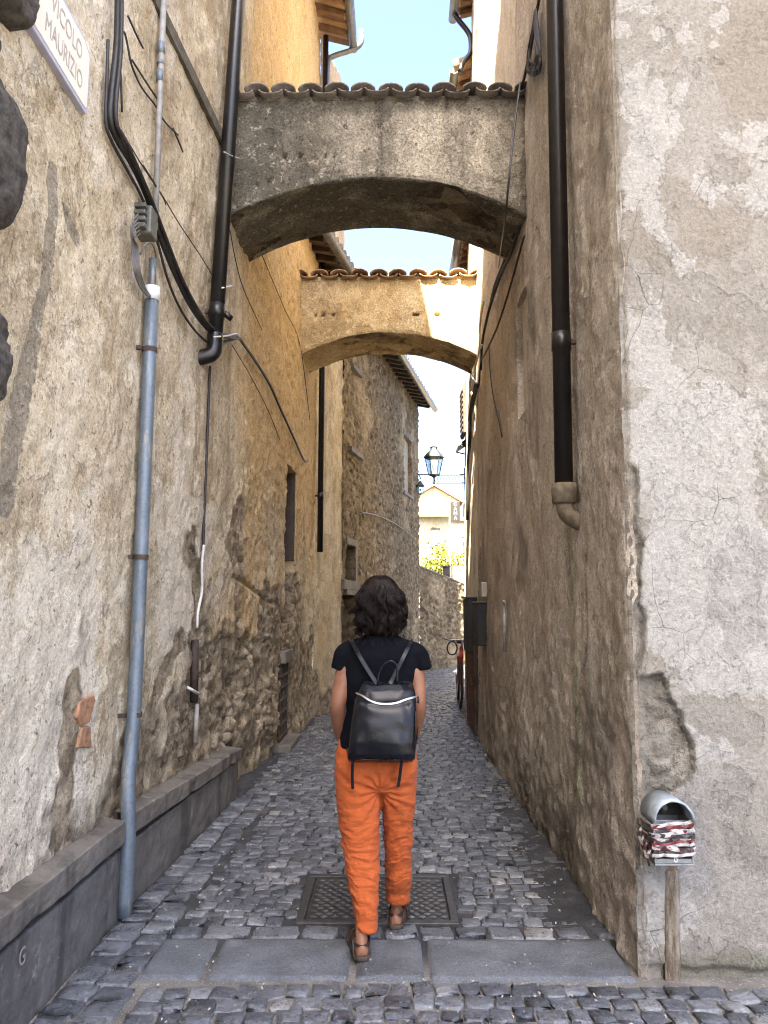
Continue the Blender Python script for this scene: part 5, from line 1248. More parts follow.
# ------------------------------------------------------------------ box wrapped in warning tape on the corner house front
def tapebox():
    yf = 3.035; a = at_y(655, 866, yf); b = at_y(692, 820, yf); yb = 3.175
    x0, x1, z0, z1 = a.x, b.x, a.z, b.z
    t = thing('meter_box', 'grey round topped box wrapped in torn red and white tape on the limewashed front', 'meter box', ((x0+x1)/2, yb, z0))
    gp = simple('weathered_grey_steel', (.19, .205, .21), .5, .2, .3, 22, .002)
    mb = MB(); th = .008
    mb.box(x0, x0+th, yf, yb, z0+th, z1); mb.box(x1-th, x1, yf, yb, z0+th, z1); mb.box(x0+th, x1-th, yb-.02, yb, z0+th, z1); mb.box(x0, x1, yf, yb, z0, z0+th-.0005)
    mb.box(x0+th, x1-th, yf+.002, yf+.012, z0+th, z0+.025); mb.box(x0+th, x1-th, yf+.03, yf+.04, z0+.07, z1-.01)
    mb.build('housing', gp, t, bevel=.002)
    mb = MB(); r = (x1-x0)/2+.004; cx = (x0+x1)/2
    aa = np.linspace(-.05, math.pi+.05, 20)
    pr = [(math.cos(k)*r, math.sin(k)*r*1.0) for k in aa]+[(math.cos(k)*(r-.009), math.sin(k)*(r-.009)) for k in aa[::-1]]
    mb.loft([[(cx+u, yf-.022, z1+v) for u, v in pr], [(cx+u, yb, z1+v) for u, v in pr]]); mb.build('hood', simple('pale_blue_grey_steel', (.27, .31, .33), .45, .25, .3, 22, .002), t, True)
    mb = MB(); pr = [(cx+math.cos(k)*(r-.010), z1+math.sin(k)*(r-.010)) for k in np.linspace(0, math.pi, 16)]; mb.prism([(u, yf+.075, v) for u, v in pr], (0, .01, 0)); mb.build('back_plate', MAT_DARK, t)
    mb = MB(); mb.tube([(cx-.01, yf+.07, z1+.02), (cx-.01, yf+.05, z1+.035)], .012, 10); mb.box(cx-.02, cx, yf+.06, yf+.072, z1+.04, z1+.055); mb.build('meter_dial', MAT_GREYBOX, t)
    # tape
    m = M('red_white_tape'); w = m.nd('ShaderNodeTexWave', wave_type='BANDS', bands_direction='DIAGONAL'); m.set(w.inputs[0], m.co()); w.inputs['Scale'].default_value = 7; w.inputs['Distortion'].default_value = 2.5; w.inputs['Detail Scale'].default_value = 3
    c = m.ramp(w.outputs[1], [(0, (.40, .385, .37)), (.50, (.36, .34, .33)), (.55, (.20, .022, .03)), (.8, (.10, .015, .02)), (1, (.03, .02, .02))]); c = m.mix(m.ss(m.noise(30, 5, .7, m.mp((1, 1, 2.5))), .50, .58), c, (.05, .04, .04)); TP = m.fin(c, .35)
    TM = [simple('pale_tape', (.38, .36, .345), .5, 0, .35, 40, .002), simple('dark_red_tape', (.13, .018, .022), .45, 0, .5, 40, .002), TP, simple('soiled_black_tape', (.03, .026, .026), .5, 0, .5, 40, .002)]
    for k in range(11):
        z = z1-.012-(z1-z0-.055)*k/10.0; pts = []; nr = []
        e = .004+rng.uniform(0, .010); tl = rng.normal(0, .007); ph = rng.uniform(0, 6)
        loop = [(x0-e, yb, (-1, 0, 0)), (x0-e, (yf+yb)/2, (-1, 0, 0)), (x0-e, yf, (-.7, -.7, 0))]+[(x0+(x1-x0)*f, yf-e, (0, -1, 0)) for f in (.1, .22, .36, .5, .64, .78, .9)]+[(x1+e, yf, (.7, -.7, 0)), (x1+e, (yf+yb)/2, (1, 0, 0)), (x1+e, yb, (1, 0, 0))]
        for i, (x, y, n_) in enumerate(loop):
            pts.append((x, y-abs(.006*math.sin(i*1.7+ph)) if 2 < i < 10 else y, z+tl*(x-cx)/.07+.0022*math.sin(i*1.3+ph))); nr.append((n_[0], n_[1], .35*math.sin(i*2.1+ph)))
        mb = MB(); mb.strap(pts, nr, rng.uniform(.009, .018), .0012); mb.build('tape', TM[(0, 1, 2, 0, 3, 2, 1, 0, 2, 3, 0)[k]], t)
    mb = MB()
    for k in range(4): p = Vector((x0-.006, yf+.02+k*.03, z0+.06+k*.02)); mb.strap([p, p+Vector((-.02, -.01, -.03)), p+Vector((-.015, -.02, -.06))], (-.8, -.5, .1), .012, .001)
    mb.build('tape_end', TP, t)
    V, F = text_mesh('0', .03, lambda x, y, d: (cx+.005+x, yf-.001-d, z0+.014+y), .002); mk('lettering', V, [tuple(reversed(f)) for f in F], MAT_WHITEPL, t, smooth=False)
    # cemented pipe below it
    q = at_y(673, 870, 3.17); q2 = at_y(673.5, 978, 3.17)
    ys = np.linspace(q.z-.005, -.02, 60); ring = []
    for z in ys:
        rr = .029+.006*vn(z*14, 2.0, 5); ring.append([(q.x+(q2.x-q.x)*(q.z-z)/q.z+math.cos(a)*rr, 3.181-math.sin(a)*(.010+.006*vn(z*20, 4.0, 6)), z) for a in np.linspace(0, math.pi, 9)])
    m = M('rust_stained_cement'); n = m.noise(9, 7, .7, m.mp((3, 3, .5))); b_ = m.noise(80, 4, .7); c = m.ramp(n, [(.40, (.07, .045, .027)), (.5, (.17, .14, .10)), (.60, (.255, .235, .20))]); c = m.mix(m.ss(b_, .6, .7), c, (.09, .06, .04))
    mb = MB(); mb.loft(ring, True); o = mb.build('standpipe', m.fin(c, .85, m.bump(m.math('ADD', n, b_), .8, .008)), None, True); tag(o, 'rust stained pipe cemented upright below the taped box', 'pipe')
tapebox()

# ------------------------------------------------------------------ manhole cover
def manhole():
    x0, x1, y0, y1 = -.445, .322, 3.665, 4.31
    t = thing('manhole_cover', 'rectangular cast iron manhole cover with raised studs under the walking woman', 'manhole cover', ((x0+x1)/2, (y0+y1)/2, 0))
    mb = MB(); w = .038
    mb.box(x0, x1, y0, y0+w, -.04, .007); mb.box(x0, x1, y1-w, y1, -.04, .007); mb.box(x0, x0+w, y0+w+.0005, y1-w-.0005, -.04, .0065); mb.box(x1-w, x1, y0+w+.0005, y1-w-.0005, -.04, .0065)
    mb.build('frame', simple('dull_cast_iron', (.055, .053, .05), .5, .4, .4, 30, .003), t, bevel=.004)
    mb = MB(); e = w+.008; mb.box(x0+e, x1-e, y0+e, y1-e, -.04, .0); 
    px = .052; py = .050; j = 0; y = y0+e+.03
    while y < y1-e-.02:
        x = x0+e+.03+(px/2 if j % 2 else 0)
        while x < x1-e-.02:
            a, b = .022, .014
            mb.add([(x-a, y, .0002), (x, y-b, .0002), (x+a, y, .0002), (x, y+b, .0002), (x-a*.6, y, .008), (x, y-b*.6, .008), (x+a*.6, y, .008), (x, y+b*.6, .008)], [(4, 5, 6, 7), (0, 1, 5, 4), (1, 2, 6, 5), (2, 3, 7, 6), (3, 0, 4, 7)]); x += px
        y += py/2*1.35; j += 1
    mb.build('plate', MAT_IRON, t)
manhole()
# ------------------------------------------------------------------ the walking woman
YP = 3.45
def W(px, py, y=YP): return at_y(px, py, y)
def oval(c, rx, ryb, ryf, n=28, sq=2.3, dz=0.0, tilt=0.0):
    """horizontal section: rx half width, ryb towards the camera (-Y), ryf away"""
    out = []
    for k in range(n):
        a = 2*math.pi*k/n; ca, sa = math.cos(a), math.sin(a)
        x = math.copysign(abs(ca)**(2/sq), ca)*rx; y = math.copysign(abs(sa)**(2/sq), sa)*(ryf if sa > 0 else ryb)
        out.append((c[0]+x, c[1]+y, c[2]+dz+tilt*y))
    return out
def sec(py, xl_, xr_, y, rb, rf, **k):
    a, b = W(xl_, py, y), W(xr_, py, y); return oval(((a.x+b.x)/2, y, a.z), (b.x-a.x)/2, rb, rf, **k)
SKIN = None
def skinmat():
    m = M('tanned_skin'); n = m.noise(14, 5, .6); c = m.ramp(n, [(.3, (.175, .075, .042)), (.7, (.25, .115, .066))])
    return m.fin(c, .48, m.bump(m.noise(160, 3), .25, .002), 0, .4, Subsurface_Weight=.12, Subsurface_Scale=.02)
SKIN = skinmat()
# body: one continuous mesh
bm_ = MB()
zz = lambda py, y=YP: W(380, py, y).z
hc = W(380.5, 604, YP+.005)
# torso core, neck, head
bm_.loft([sec(781, 352, 402, YP, .06, .06), sec(770, 345, 407, YP, .085, .08), sec(735, 350, 405, YP, .075, .075), sec(700, 354, 405, YP, .08, .08), sec(665, 352, 410, YP, .085, .09), sec(648, 355, 408, YP, .065, .07), sec(640, 364, 399, YP, .055, .06)])
bm_.loft([oval(W(381, 652, YP), .062, .055, .06), oval(W(381, 640, YP+.005), .053, .050, .055), oval(W(381, 632, YP+.01), .047, .047, .052), oval(W(381, 618, YP+.02), .046, .048, .052)])
bm_.ell((hc.x, hc.y, hc.z), .074, .092, .105, 24, 16)
bm_.ell((hc.x, hc.y+.045, hc.z-.062), .052, .052, .052, 16, 12)
bm_.ell((hc.x, hc.y+.098, hc.z-.018), .012, .018, .022, 10, 8)       # nose
bm_.ell((hc.x, hc.y+.090, hc.z-.062), .022, .010, .008, 10, 6)       # lips
for s in (-1, 1):
    bm_.ell((hc.x+s*.075, hc.y-.002, hc.z-.015), .009, .018, .030, 10, 8)      # ears
    bm_.ell((hc.x+s*.030, hc.y+.085, hc.z+.006), .013, .010, .009, 10, 6)      # eyes
def limb(pts, rr, n=14): bm_.tube(catmull(pts, 5), list(np.interp(np.linspace(0, len(rr)-1, (len(pts)-1)*5+1), range(len(rr)), rr)), n)
ARM = {}
for s, sh, el, wr, hd in ((-1, (351, 655, 3.45), (338.2, 704, 3.42), (340.5, 738, 3.50), (346, 758, 3.55)), (1, (411, 655, 3.45), (418.3, 702, 3.43), (414.5, 735, 3.53), (408, 755, 3.57))):
    S, E, R, H = [W(*p) for p in (sh, el, wr, hd)]; ARM[s] = (S, E, R, H)
    limb([S, S.lerp(E, .5)+Vector((s*.006, -.004, 0)), E, E.lerp(R, .4)+Vector((s*.004, -.004, 0)), R], [.050, .043, .036, .035, .024])
    d = (H-R).normalized(); side = Vector((0, 1, 0)); side = (side-d*side.dot(d)).normalized(); nrm = d.cross(side)
    bm_.loft([[R+d*t+side*(w*math.cos(a))+nrm*(.014*math.sin(a)) for a in np.linspace(0, 2*math.pi, 12, endpoint=False)] for t, w in ((-.01, .024), (.03, .034), (.075, .040), (.09, .036))])
    for k, (off, ln) in enumerate(((-.029, .058), (-.0095, .072), (.0095, .068), (.028, .052))):
        a0 = R+d*.08+side*off; cu = nrm*(-s*.3)
        limb([a0, a0+d*ln*.45+side*off*.1, a0+d*ln*.8+cu*ln*.3, a0+d*ln+cu*ln*.7], [.0088, .0085, .008, .0065], 8)
    a0 = R+d*.03+side*.03; limb([a0, a0+side*.022+d*.022, a0+side*.026+d*.05, a0+side*.02+d*.07], [.011, .0105, .010, .008], 8)
# legs and feet
LEG = {}
FEET = {-1: dict(heel=(361.5, 963), yaw=.14, ank=(367, 928)), 1: dict(heel=(396, 931), yaw=-.12, ank=(398, 897))}
for s in (-1, 1):
    f = FEET[s]; h = at_z(*f['heel'], 0.0); hy = h.y+.03; hx = h.x
    fw = Vector((math.sin(-f['yaw']), math.cos(f['yaw']), 0)); rt = Vector((fw.y, -fw.x, 0)); f['o'] = Vector((hx, hy, 0)); f['fw'] = fw; f['rt'] = rt
    T = .020   # sole thickness
    def fp(u, v, z): return f['o']+fw*u+rt*v+Vector((0, 0, z))
    rings = []
    for (u, w, ht, zb) in ((-.030, .012, .030, T+.004), (-.024, .024, .048, T), (-.005, .031, .062, T), (.03, .031, .078, T), (.07, .033, .070, T), (.11, .040, .055, T), (.15, .045, .042, T), (.18, .045, .032, T), (.205, .038, .024, T), (.218, .022, .016, T+.002)):
        rings.append([fp(u, w*math.cos(a), zb+(ht*math.sin(a) if math.sin(a) > 0 else 0)) for a in np.linspace(0, 2*math.pi, 16, endpoint=False)])
    bm_.loft(rings)
    an = fp(.022, 0, .085); kn = W(*((361, 842, 3.44) if s < 0 else (399, 845, 3.56))); hp = W(*((359, 770, 3.45) if s < 0 else (402, 770, 3.45)))
    limb([fp(.018, 0, .035), an, an.lerp(kn, .25), an.lerp(kn, .65)+Vector((0, -.02, 0)), kn, kn.lerp(hp, .5), hp], [.029, .0265, .027, .036, .036, .050, .055])
    LEG[s] = (an, kn, hp)
V, N, F = remesh(bm_, .0065, 6, .5)
ORG = ((LEG[-1][0].x+LEG[1][0].x)/2, YP, 0)
WOMAN = mk('person', V, F, SKIN, None, True, origin=ORG)
tag(WOMAN, 'woman walking away in a black top and orange trousers with a dark wavy bob', 'person')

# trousers
tb = MB()
def legloft(rows): tb.loft([sec(py, a, b, y, rb, rf) for (py, a, b, y, rb, rf) in rows])
legloft([(748, 337, 383, 3.45, .085, .085), (765, 334, 384, 3.445, .105, .085), (790, 335, 381, 3.44, .105, .088), (805, 336.5, 380.5, 3.435, .098, .09), (825, 339, 380, 3.43, .092, .088), (850, 342, 379.5, 3.425, .088, .08), (880, 347, 379, 3.40, .082, .072), (905, 352.5, 378.4, 3.38, .070, .062), (919, 355.6, 378.0, 3.366, .058, .054), (921, 355.3, 378.4, 3.365, .0605, .0565), (929.5, 356.4, 378.0, 3.36, .058, .054)])
legloft([(748, 376, 416, 3.45, .085, .085), (765, 376, 418, 3.45, .105, .085), (790, 380.5, 417, 3.465, .105, .088), (805, 381.5, 415.5, 3.48, .098, .09), (825, 382.6, 413, 3.505, .092, .088), (850, 384, 412, 3.54, .088, .08), (880, 385.5, 411.5, 3.58, .080, .07), (890, 386.2, 410.2, 3.600, .060, .054), (892, 386, 410.6, 3.602, .0625, .0565), (900.5, 386.4, 410.0, 3.612, .060, .054)])
tb.loft([sec(738, 338, 415, YP, .080, .085), sec(750, 335.5, 417, YP, .098, .09), sec(765, 333.8, 418.2, YP, .115, .095), sec(780, 334.3, 418, YP, .115, .095), sec(789, 340, 412, YP, .09, .08)])
for px in (357, 399): c = W(px, 770, YP-.045); tb.ell(c, .083, .080, .090, 18, 12)
V, N, F = remesh(tb, .0050, 7, .5)
def leg_axis(V):
    z = V[:, 2]; s = np.where(V[:, 0] < W(380.6, 800).x, -1, 1)
    cx = np.zeros(len(V)); cy = np.zeros(len(V))
    for sd in (-1, 1):
        an, kn, hp = LEG[sd]; m = s == sd
        cx[m] = np.interp(z[m], [an.z, kn.z, hp.z], [an.x, kn.x, hp.x]); cy[m] = np.interp(z[m], [an.z, kn.z, hp.z], [an.y, kn.y, hp.y])
    return s, cx, cy
s, cx, cy = leg_axis(V); th = np.arctan2(V[:, 0]-cx, -(V[:, 1]-cy)); z = V[:, 2]
wz = z+.030*np.sin(th*1.0+s*1.3+z*6)+.035*fbm(th*.9+s*5, z*5, 500, 3)
r1 = ridge(th*.55+s*9, wz*15, 510, 2); r2 = ridge(th*.9+s*4, wz*30, 514, 2); r3 = ridge(th*1.3+s*2, wz*52, 517, 2)
a1 = np.interp(z, [.08, .14, .45, .60, .75, .95], [.0015, .0040, .0050, .0045, .0040, .0025])
a2 = np.interp(z, [.08, .14, .40, .50, .62, .75, .95], [.0045, .0095, .0100, .0080, .0042, .0024, .0018])
d = .7*a1*(r1**1.6-.45)*1.8+.62*a2*(1.2*(r2**3-.25)+1.0*(r3**2.6-.28))
# pull lines fanning from the crotch and the seat
dg = np.hypot(V[:, 0]-W(381, 788).x, (z-zz(788))); an_ = np.arctan2(z-zz(788), V[:, 0]-W(381, 788).x)
d += .006*np.sin(an_*13+3*fbm(V[:, 0]*9, z*9, 520, 2))*np.exp(-(dg/.13)**2)*sst(dg, .0, .05)
d += .003*fbm(V[:, 0]*40, z*40, 521, 3)-.0035*sst(z, .16, .30)
V = V+N*d[:, None]
def orange():
    m = M('orange_cotton'); n = m.noise(9, 6, .65); wv = m.noise(420, 2, .5)
    c = m.ramp(n, [(.3, (.35, .072, .017)), (.7, (.40, .084, .021))]); c = m.mix(.15, c, m.ramp(wv, [(.3, .3), (.7, .7)]), 'OVERLAY')
    wr = m.noise(1, 6, .6, m.mp((14, 14, 75)), 1.2)
    return m.fin(c, .82, m.bump(m.math('ADD', wr, m.math('MULTIPLY', wv, .15)), .55, .006), 0, .25, Sheen_Weight=.04, Sheen_Roughness=.5)
TR = mk('trousers', V, F, orange(), WOMAN, True)
# seams and pockets
def on_mesh_strip(pts, r, mat, name, parent):
    mb = MB(); mb.tube(catmull(pts, 4), r, 6); return mb.build(name, mat, parent, True)

# top: torso with cap sleeves
sb_ = MB()
sb_.loft([sec(756, 339, 416, YP, .088, .092), sec(745, 337.5, 416, YP, .098, .098), sec(728, 343, 414, YP, .098, .098), sec(710, 346, 413, YP, .10, .10), sec(690, 344, 416, YP, .108, .11), sec(672, 342, 419, YP, .112, .115), sec(658, 343, 419, YP, .105, .11), sec(648, 348, 414, YP, .085, .09), sec(641, 355, 407, YP, .068, .072), sec(637, 362, 400, YP, .060, .064), sec(633.5, 368, 394, YP+.005, .054, .058)])
for (p0, p1, p2, r0, r1_, r2_) in ((W(362, 649), W(347, 655), W(340.5, 671, YP-.005), .050, .058, .050), (W(400, 649), W(416, 655), W(421.5, 671, YP-.005), .050, .058, .050)):
    sb_.tube(catmull([p0, p1, p2], 5), list(np.linspace(r0, r1_, 6))+list(np.linspace(r1_, r2_, 6))[1:], 18)
V, N, F = remesh(sb_, .0065, 7, .5)
x, y, z = V.T
d = .0045*fbm(x*7+z*3, z*6, 530, 4)*1.6+.004*(ridge(x*5+z*9, z*4-x*3, 531, 2)-.5)*sst(zz(650)-z, 0, .1)
V = V+N*d[:, None]
def navy():
    m = M('black_cotton_jersey'); n = m.noise(7, 5, .6); k = m.noise(300, 2)
    c = m.ramp(n, [(.3, (.0025, .003, .0045)), (.7, (.006, .0068, .0095))]); return m.fin(c, .9, m.bump(m.math('ADD', n, m.math('MULTIPLY', k, .2)), .4, .005), 0, .06, Sheen_Weight=.0)
TOP = mk('shirt', V, F, navy(), WOMAN, True)
# sandals
LEA = simple('dark_brown_sandal_leather', (.028, .018, .013), .5, 0, .3, 40, .002); SOLE = simple('tan_edged_sole', (.05, .035, .025), .7, 0, .4, 40)
for s in (-1, 1):
    f = FEET[s]; fw, rt, o = f['fw'], f['rt'], f['o']
    def fp(u, v, z): return o+fw*u+rt*v+Vector((0, 0, z))
    out = [(-.036, 0), (-.030, .020), (-.012, .034), (.03, .036), (.08, .038), (.14, .049), (.185, .050), (.215, .036), (.230, .0)]
    poly = [fp(u, v, 0.006) for u, v in out]+[fp(u, -v, 0.006) for u, v in out[-2:0:-1]]
    mb = MB(); mb.prism(poly, (0, 0, .018)); sd = mb.build('sandal', SOLE, WOMAN, bevel=.004)
    def band(u0, z0, u1, z1, wd, vv, hgt, name):
        pts = []; nr = []
        for k in range(13):
            a = math.pi*k/12; v = math.cos(a)*vv; h = math.sin(a)*hgt
            pts.append(fp(u0+(u1-u0)*math.sin(a), v, z0+(z1-z0)*math.sin(a)*0+h)); nr.append(rt*math.cos(a)+Vector((0, 0, 1))*math.sin(a))
        mb = MB(); mb.strap(pts, nr, wd, .004); mb.build(name, LEA, sd)
    band(.150, .02, .165, .05, .026, .049, .052, 'strap'); band(.10, .02, .085, .08, .020, .043, .072, 'strap')
    pts = []; nr = []
    for k in range(21):       # ankle strap, closed ring tilted down at the heel
        a = 2*math.pi*k/20; u = .018+math.cos(a)*.040; v = math.sin(a)*.036; pts.append(fp(u, v, .072+.012*math.cos(a))); nr.append(fw*math.cos(a)+rt*math.sin(a))
    mb = MB(); mb.strap(pts, nr, .012, .004); mb.build('strap', LEA, sd)
    for v in (-1, 1):
        mb = MB(); mb.strap([fp(-.004, v*.036, .015), fp(-.002, v*.0365, .045), fp(.006, v*.037, .074)], rt*v, .010, .004); mb.build('strap', LEA, sd)

# hair: a bob of wavy locks over a close cap
HC = Vector((W(380, 604).x, YP-.004, 0)); zt_ = W(380, 574.5).z
prof_px = [(574.5, 1), (577, 9), (581, 14), (587, 17.5), (595, 20.5), (604, 22.3), (614, 23.6), (624, 24.0), (632, 23.2), (640, 21)]
pz_ = [W(380, p).z for p, _ in prof_px]; pr_ = [q*(YP/1.005)/740 for _, q in prof_px]
def hair_r(z): return float(np.interp(-z, [-a for a in pz_], pr_))
hm = MB(); rings = []
for zz_ in np.linspace(zt_-.004, W(380, 634).z, 16):
    r = max(.004, hair_r(zz_)-.026*float(sst(zt_-zz_, .02, .09))-.004); ring = []
    for k in range(32):
        a = 2*math.pi*k/32; fr = math.sin(a); dep = 1.0
        yy = math.sin(a)*r*(.98 if fr < 0 else .72); xx = math.cos(a)*r
        ring.append((HC.x+xx, HC.y+yy, zz_))
    rings.append(ring)
hm.loft(rings)
hr = np.random.default_rng(5)
for i in range(4200):
    az = hr.uniform(-math.pi, math.pi)            # 0 = straight back towards the camera
    if abs(az) > 2.35 and hr.random() < .85: continue
    front = abs(az) > 1.9
    layer = hr.integers(0, 3)                       # three layers of locks, each lock a bundle of strands
    nl = (22, 19, 15)[layer]; u = (az+math.pi)/(2*math.pi)*nl+layer*.37; li = int(u); fr = u-li-.5
    lr = np.random.default_rng(li+layer*100+7)
    rel = (-.016, -.006, .006)[layer]+lr.uniform(-.006, .008)      # how far the lock stands off the head
    bun = 1-.35*(1-4*fr*fr)                       # strands of a lock bunch towards its middle
    azc = az-fr*(2*math.pi/nl)*.55*(1)
    zend = W(380, lr.uniform(624, 638) if layer < 2 else lr.uniform(604, 634)).z+hr.normal(0, .006)
    if abs(az) < .40: zend = max(zend, W(380, 630+hr.uniform(-2, 2)).z)
    st = lr.uniform(.0, .25)+hr.uniform(0, .12); z0 = zt_-.002-st*.09; n = 17; pts = []
    ph = lr.uniform(0, 6.28)+hr.normal(0, .16 if i < 2200 else .5); rel += 0 if i < 2200 else hr.uniform(-.004, .010); wl = lr.uniform(.060, .105); amp = lr.uniform(.008, .019); flip = lr.uniform(-.8, 1.2); drift = lr.normal(0, .05)
    for k in range(n):
        t = k/(n-1); z = z0+(zend-z0)*t; r = hair_r(z)+(rel-.010*fr*fr*4)*sst(t, .05, .5); wv_ = sst(t, .18, .62)
        a = az+(azc-az)*sst(t, .1, .7)+wv_*(amp/max(r, .05)*math.sin(2*math.pi*(z0-z)/wl+ph)+drift*t)
        r2 = r+wv_*amp*.55*math.cos(2*math.pi*(z0-z)/wl+ph+.6)
        if not front: r2 += flip*.020*sst(t, .82, 1.0) if flip > 0 else flip*.014*sst(t, .85, 1.0)
        pts.append((HC.x+math.sin(a)*r2, HC.y-math.cos(a)*r2*(.98 if abs(a) < math.pi/2 else .74), z+(.010*sst(t, .9, 1.0) if flip > .5 else 0)))
    w0 = hr.uniform(.0012, .0026) if i < 2200 else hr.uniform(.0005, .0010); hm.tube(pts, [w0*(.6+.5*math.sin(math.pi*min(1, .15+k/(n-1)*.9)))*(1 if k < n-2 else .4) for k in range(n)], 4, True)
for i in range(110):       # flyaways
    az = hr.uniform(-1.9, 1.9); z = W(380, hr.uniform(600, 640)).z; r = hair_r(z); p = Vector((HC.x+math.sin(az)*r, HC.y-math.cos(az)*r, z)); dr = Vector((math.sin(az), -math.cos(az), 0))
    hm.tube(catmull([p, p+dr*.010+Vector((0, 0, -.012)), p+dr*hr.uniform(.010, .026)+Vector((hr.normal(0, .01), 0, -.028))], 4), .0008, 4)
def hairmat():
    m = M('dark_brown_hair'); n = m.noise(1, 4, .6, m.mp((60, 60, 9))); c = m.ramp(n, [(.3, (.0022, .0013, .001)), (.7, (.013, .0067, .0043))])
    return m.fin(c, .42, m.bump(n, .3, .003), 0, .18)
hm.build('hair', hairmat(), WOMAN, True)

# leather rucksack worn on her back
def leather():
    m = M('black_leather'); g = m.noise(230, 3, .6); l = m.noise(11, 5, .6)
    c = m.ramp(l, [(.3, (.004, .0045, .006)), (.7, (.008, .009, .012))]); r = m.ramp(l, [(.3, .17), (.7, .30)])
    return m.fin(c, r, m.bump(m.math('ADD', m.math('MULTIPLY', g, .22), l), .35, .005), 0, .22)
LTH = leather()
yb = YP-.118                        # the side that lies against her back
bc = W(382, 760, yb-.05)
BAG = thing('rucksack', 'glossy black leather rucksack with a curved silver zip on the woman\'s back', 'rucksack', (bc.x, yb-.05, bc.z))
def bag_mesh():
    rows = 46; colsn = 56; yF = YP-.25
    pys = [681, 684, 690, 697, 705, 720, 740, 752, 758, 761.5]; lx = [364, 362, 359, 356.5, 354.5, 352, 349.5, 348, 347.5, 349]; rx = [411, 413, 415, 416, 416.3, 416, 415.5, 415.5, 415, 412]
    dp = [.012, .030, .055, .070, .085, .105, .120, .115, .095, .060]
    rings = []
    for i in range(rows):
        py = np.interp(i/(rows-1), np.linspace(0, 1, len(pys)), pys); a = np.interp(py, pys, lx); b = np.interp(py, pys, rx); dd = np.interp(py, pys, dp)
        yb_ = yb+.004-.010*sst(py, 720, 760)*0
        A_, B_ = W(a, py, yb_-dd*.5), W(b, py, yb_-dd*.5); cx = (A_.x+B_.x)/2; hw = (B_.x-A_.x)/2; ring = []
        for k in range(colsn):
            an = 2*math.pi*k/colsn; ca, sa = math.cos(an), math.sin(an)
            ux = math.copysign(abs(ca)**.42, ca); uy = math.copysign(abs(sa)**.55, sa)
            xx = cx+hw*ux; yy = yb_-dd/2+dd/2*uy; zv = A_.z
            if sa < 0:     # visible face: soft dents and a belly
                w_ = (1-abs(ux)**3)
                yy -= .010*w_*math.sin(math.pi*i/(rows-1)); yy += .012*float(fbm(ux*1.6+zv*3, zv*7, 540, 3))*2*w_+.010*math.exp(-((py-(697+7*(1-ux*ux)))/3.0)**2)
                yy += .006*math.exp(-((ux-.05-.25*math.sin(i*.1))/.10)**2)*sst(py, 703, 712)*(1-sst(py, 728, 745))
            ring.append((xx, yy, zv+.008*float(fbm(ux*2, 3.0, 541, 2))*(1-i/rows)+(.010*(1-ux*ux)*(-.6) if i < 4 else 0)))
        rings.append(ring)
    mb = MB(); mb.loft(rings[::-1]); return mb, rings
mb, RG = bag_mesh(); BODY = mb.build('bag_body', LTH, BAG, True); sdm = BODY.modifiers.new('s', 'SUBSURF'); sdm.levels = 1; sdm.render_levels = 1
def bag_y(px, py):
    best = None; t = W(px, py, YP-.22)
    for r in RG:
        for v in r:
            dd = (v[0]-t.x)**2+(v[2]-t.z)**2
            if v[1] < yb-.01 and (best is None or dd < best[0]): best = (dd, v[1])
    return best[1]
zp = [(356.0, 693), (362, 695.5), (370, 700.5), (378, 703.3), (386, 704), (396, 703), (406, 699.5), (413, 697.5), (417.5, 696)]
P = []
for px, py in zp: yv = bag_y(px, py)-.002; P.append(W(px, py, yv))
mb = MB(); mb.strap(catmull(P, 5), [(0, -1, .2)]*(len(P)*5-4), .0075, .004); mb.build('zip', simple('silver_zip', (.40, .385, .36), .35, .85, .08, 90, .002), BAG)
q = P[-1]; mb = MB(); mb.tube([q, q+Vector((.004, -.006, -.012)), q+Vector((.002, -.008, -.03))], .004, 6); mb.build('zip_pull', LTH, BAG, True)
# welts along the bag's edges and a seam under the zip
for (pp) in ([(355.2, 699), (353, 715), (350.5, 735), (348.8, 750), (348.8, 759)], [(415.6, 699), (415.4, 715), (415, 735), (414.6, 750), (414.0, 759)], [(350, 757.5), (365, 759.5), (382, 760), (400, 760), (413, 758.5)], [(366, 684.5), (380, 686), (396, 686), (410, 685)]):
    mb = MB(); mb.tube(catmull([W(x, y, bag_y(x, y)-.001) for x, y in pp], 4), .0026, 6); mb.build('piping', LTH, BAG, True)
# straps, handle and tails
def bstrap(pp, w, name='shoulder_strap', nr=(0, -1, .2)):
    mb = MB(); pts = catmull([W(*p) for p in pp], 5); mb.strap(pts, nr, w, .004); return mb.build(name, LTH, BAG, bevel=.001)
bstrap([(350.5, 639.5, YP-.03), (353, 644, YP-.085), (359, 655, YP-.122), (366, 667, YP-.130), (373, 678, YP-.134), (377, 684, YP-.14)], .018)
bstrap([(411.5, 641, YP-.03), (409, 646, YP-.085), (404, 656, YP-.122), (398, 668, YP-.130), (392, 680, YP-.134), (390, 684, YP-.14)], .018)
for pp in ([(350.5, 639.5, YP-.03), (349.5, 640, YP+.03), (348.5, 650, YP+.10), (347, 672, YP+.125), (343, 700, YP+.10), (342.5, 730, YP+.02), (347, 748, YP-.08), (351, 755, YP-.15)], [(411.5, 641, YP-.03), (412.5, 641.5, YP+.03), (413.5, 651, YP+.10), (416, 673, YP+.125), (418, 700, YP+.10), (418, 728, YP+.02), (414.5, 748, YP-.08), (411, 756, YP-.15)]):
    c0 = W(381, 690, YP); pts = catmull([W(*p) for p in pp], 5); mb = MB(); mb.strap(pts, [(p-Vector((c0.x, YP, p.z))) for p in pts], .018, .004); mb.build('shoulder_strap', LTH, BAG)
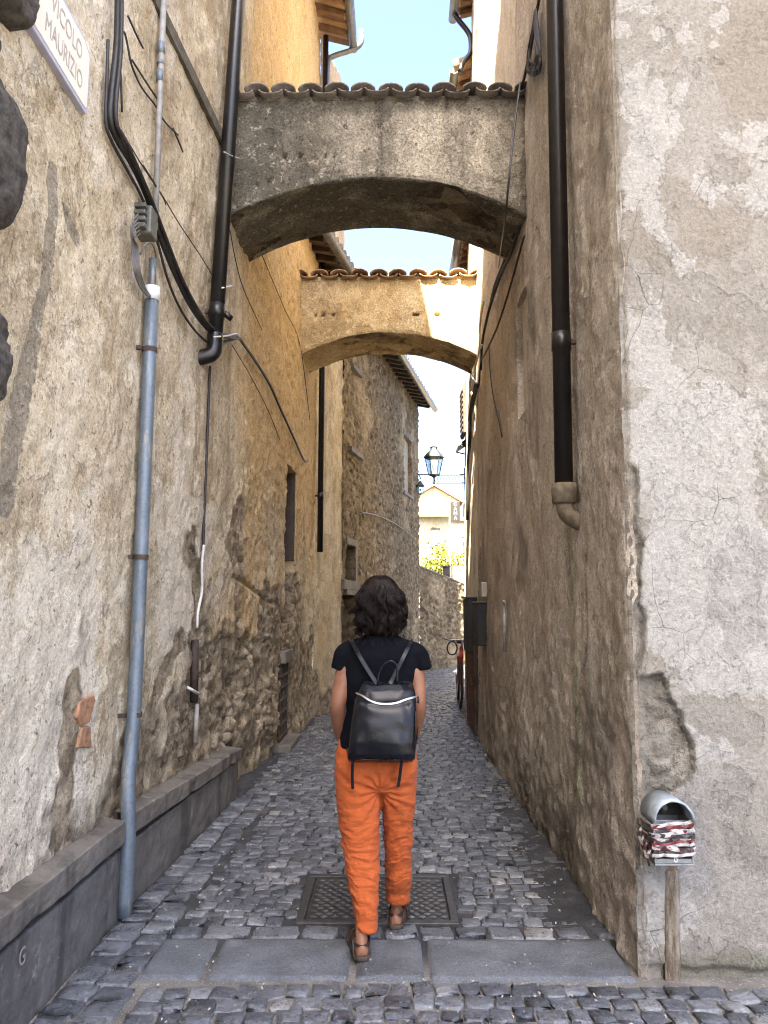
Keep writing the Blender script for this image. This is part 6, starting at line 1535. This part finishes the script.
mb = MB(); mb.tube(catmull([W(377.5, 683, YP-.15), W(379, 673, YP-.15), W(384, 664.5, YP-.15), W(391, 661, YP-.15), W(396, 664.5, YP-.15), W(397.5, 673, YP-.15), W(397, 683, YP-.15)], 5), .0045, 8); mb.build('handle', LTH, BAG, True)
bstrap([(353, 757, YP-.20), (352.5, 768, YP-.195), (352.3, 780, YP-.190), (352.8, 789, YP-.188)], .013, 'strap_tail')
bstrap([(402, 757, YP-.20), (400.8, 768, YP-.195), (399.5, 778, YP-.190), (398, 787, YP-.188)], .013, 'strap_tail')
# ------------------------------------------------------------------ light
sun = bpy.data.lights.new('sun', 'SUN'); sun_o = bpy.data.objects.new('sun', sun); COL.objects.link(sun_o)
SD = Vector((.28, 1, -1.36)).normalized()
sun_o.rotation_mode = 'QUATERNION'; sun_o.rotation_quaternion = SD.to_track_quat('-Z', 'Y'); sun_o.location = (0, 0, 30)
sun.energy = 5.0; sun.angle = rad(.5); sun.color = (1, .93, .82)
world = bpy.data.worlds.new('World'); SC.world = world; world.use_nodes = True
nt = world.node_tree; bg = nt.nodes['Background']; sky = nt.nodes.new('ShaderNodeTexSky'); sky.sky_type = 'NISHITA'; sky.sun_disc = False
sky.sun_elevation = math.asin(-SD.z); sky.sun_rotation = math.atan2(-SD.x, -SD.y); sky.dust_density = 4.0; sky.air_density = .5; sky.ozone_density = 6.0; sky.altitude = 100
nt.links.new(sky.outputs[0], bg.inputs[0]); bg.inputs[1].default_value = .10
SC.render.engine = 'CYCLES'; SC.cycles.use_denoising = True; SC.cycles.filter_width = 1.1
try: SC.cycles.denoiser = 'OPENIMAGEDENOISE'
except Exception: pass
SC.cycles.max_bounces = 8; SC.cycles.diffuse_bounces = 6; SC.cycles.glossy_bounces = 3; SC.cycles.transmission_bounces = 4
SC.cycles.sample_clamp_indirect = 8; SC.cycles.caustics_reflective = False; SC.cycles.caustics_refractive = False
SC.view_settings.view_transform = 'Standard'; SC.view_settings.look = 'None'; SC.view_settings.exposure = 3.8; SC.view_settings.gamma = 1
SC.view_settings.use_white_balance = True; SC.view_settings.white_balance_temperature = 7500; SC.view_settings.white_balance_tint = 10
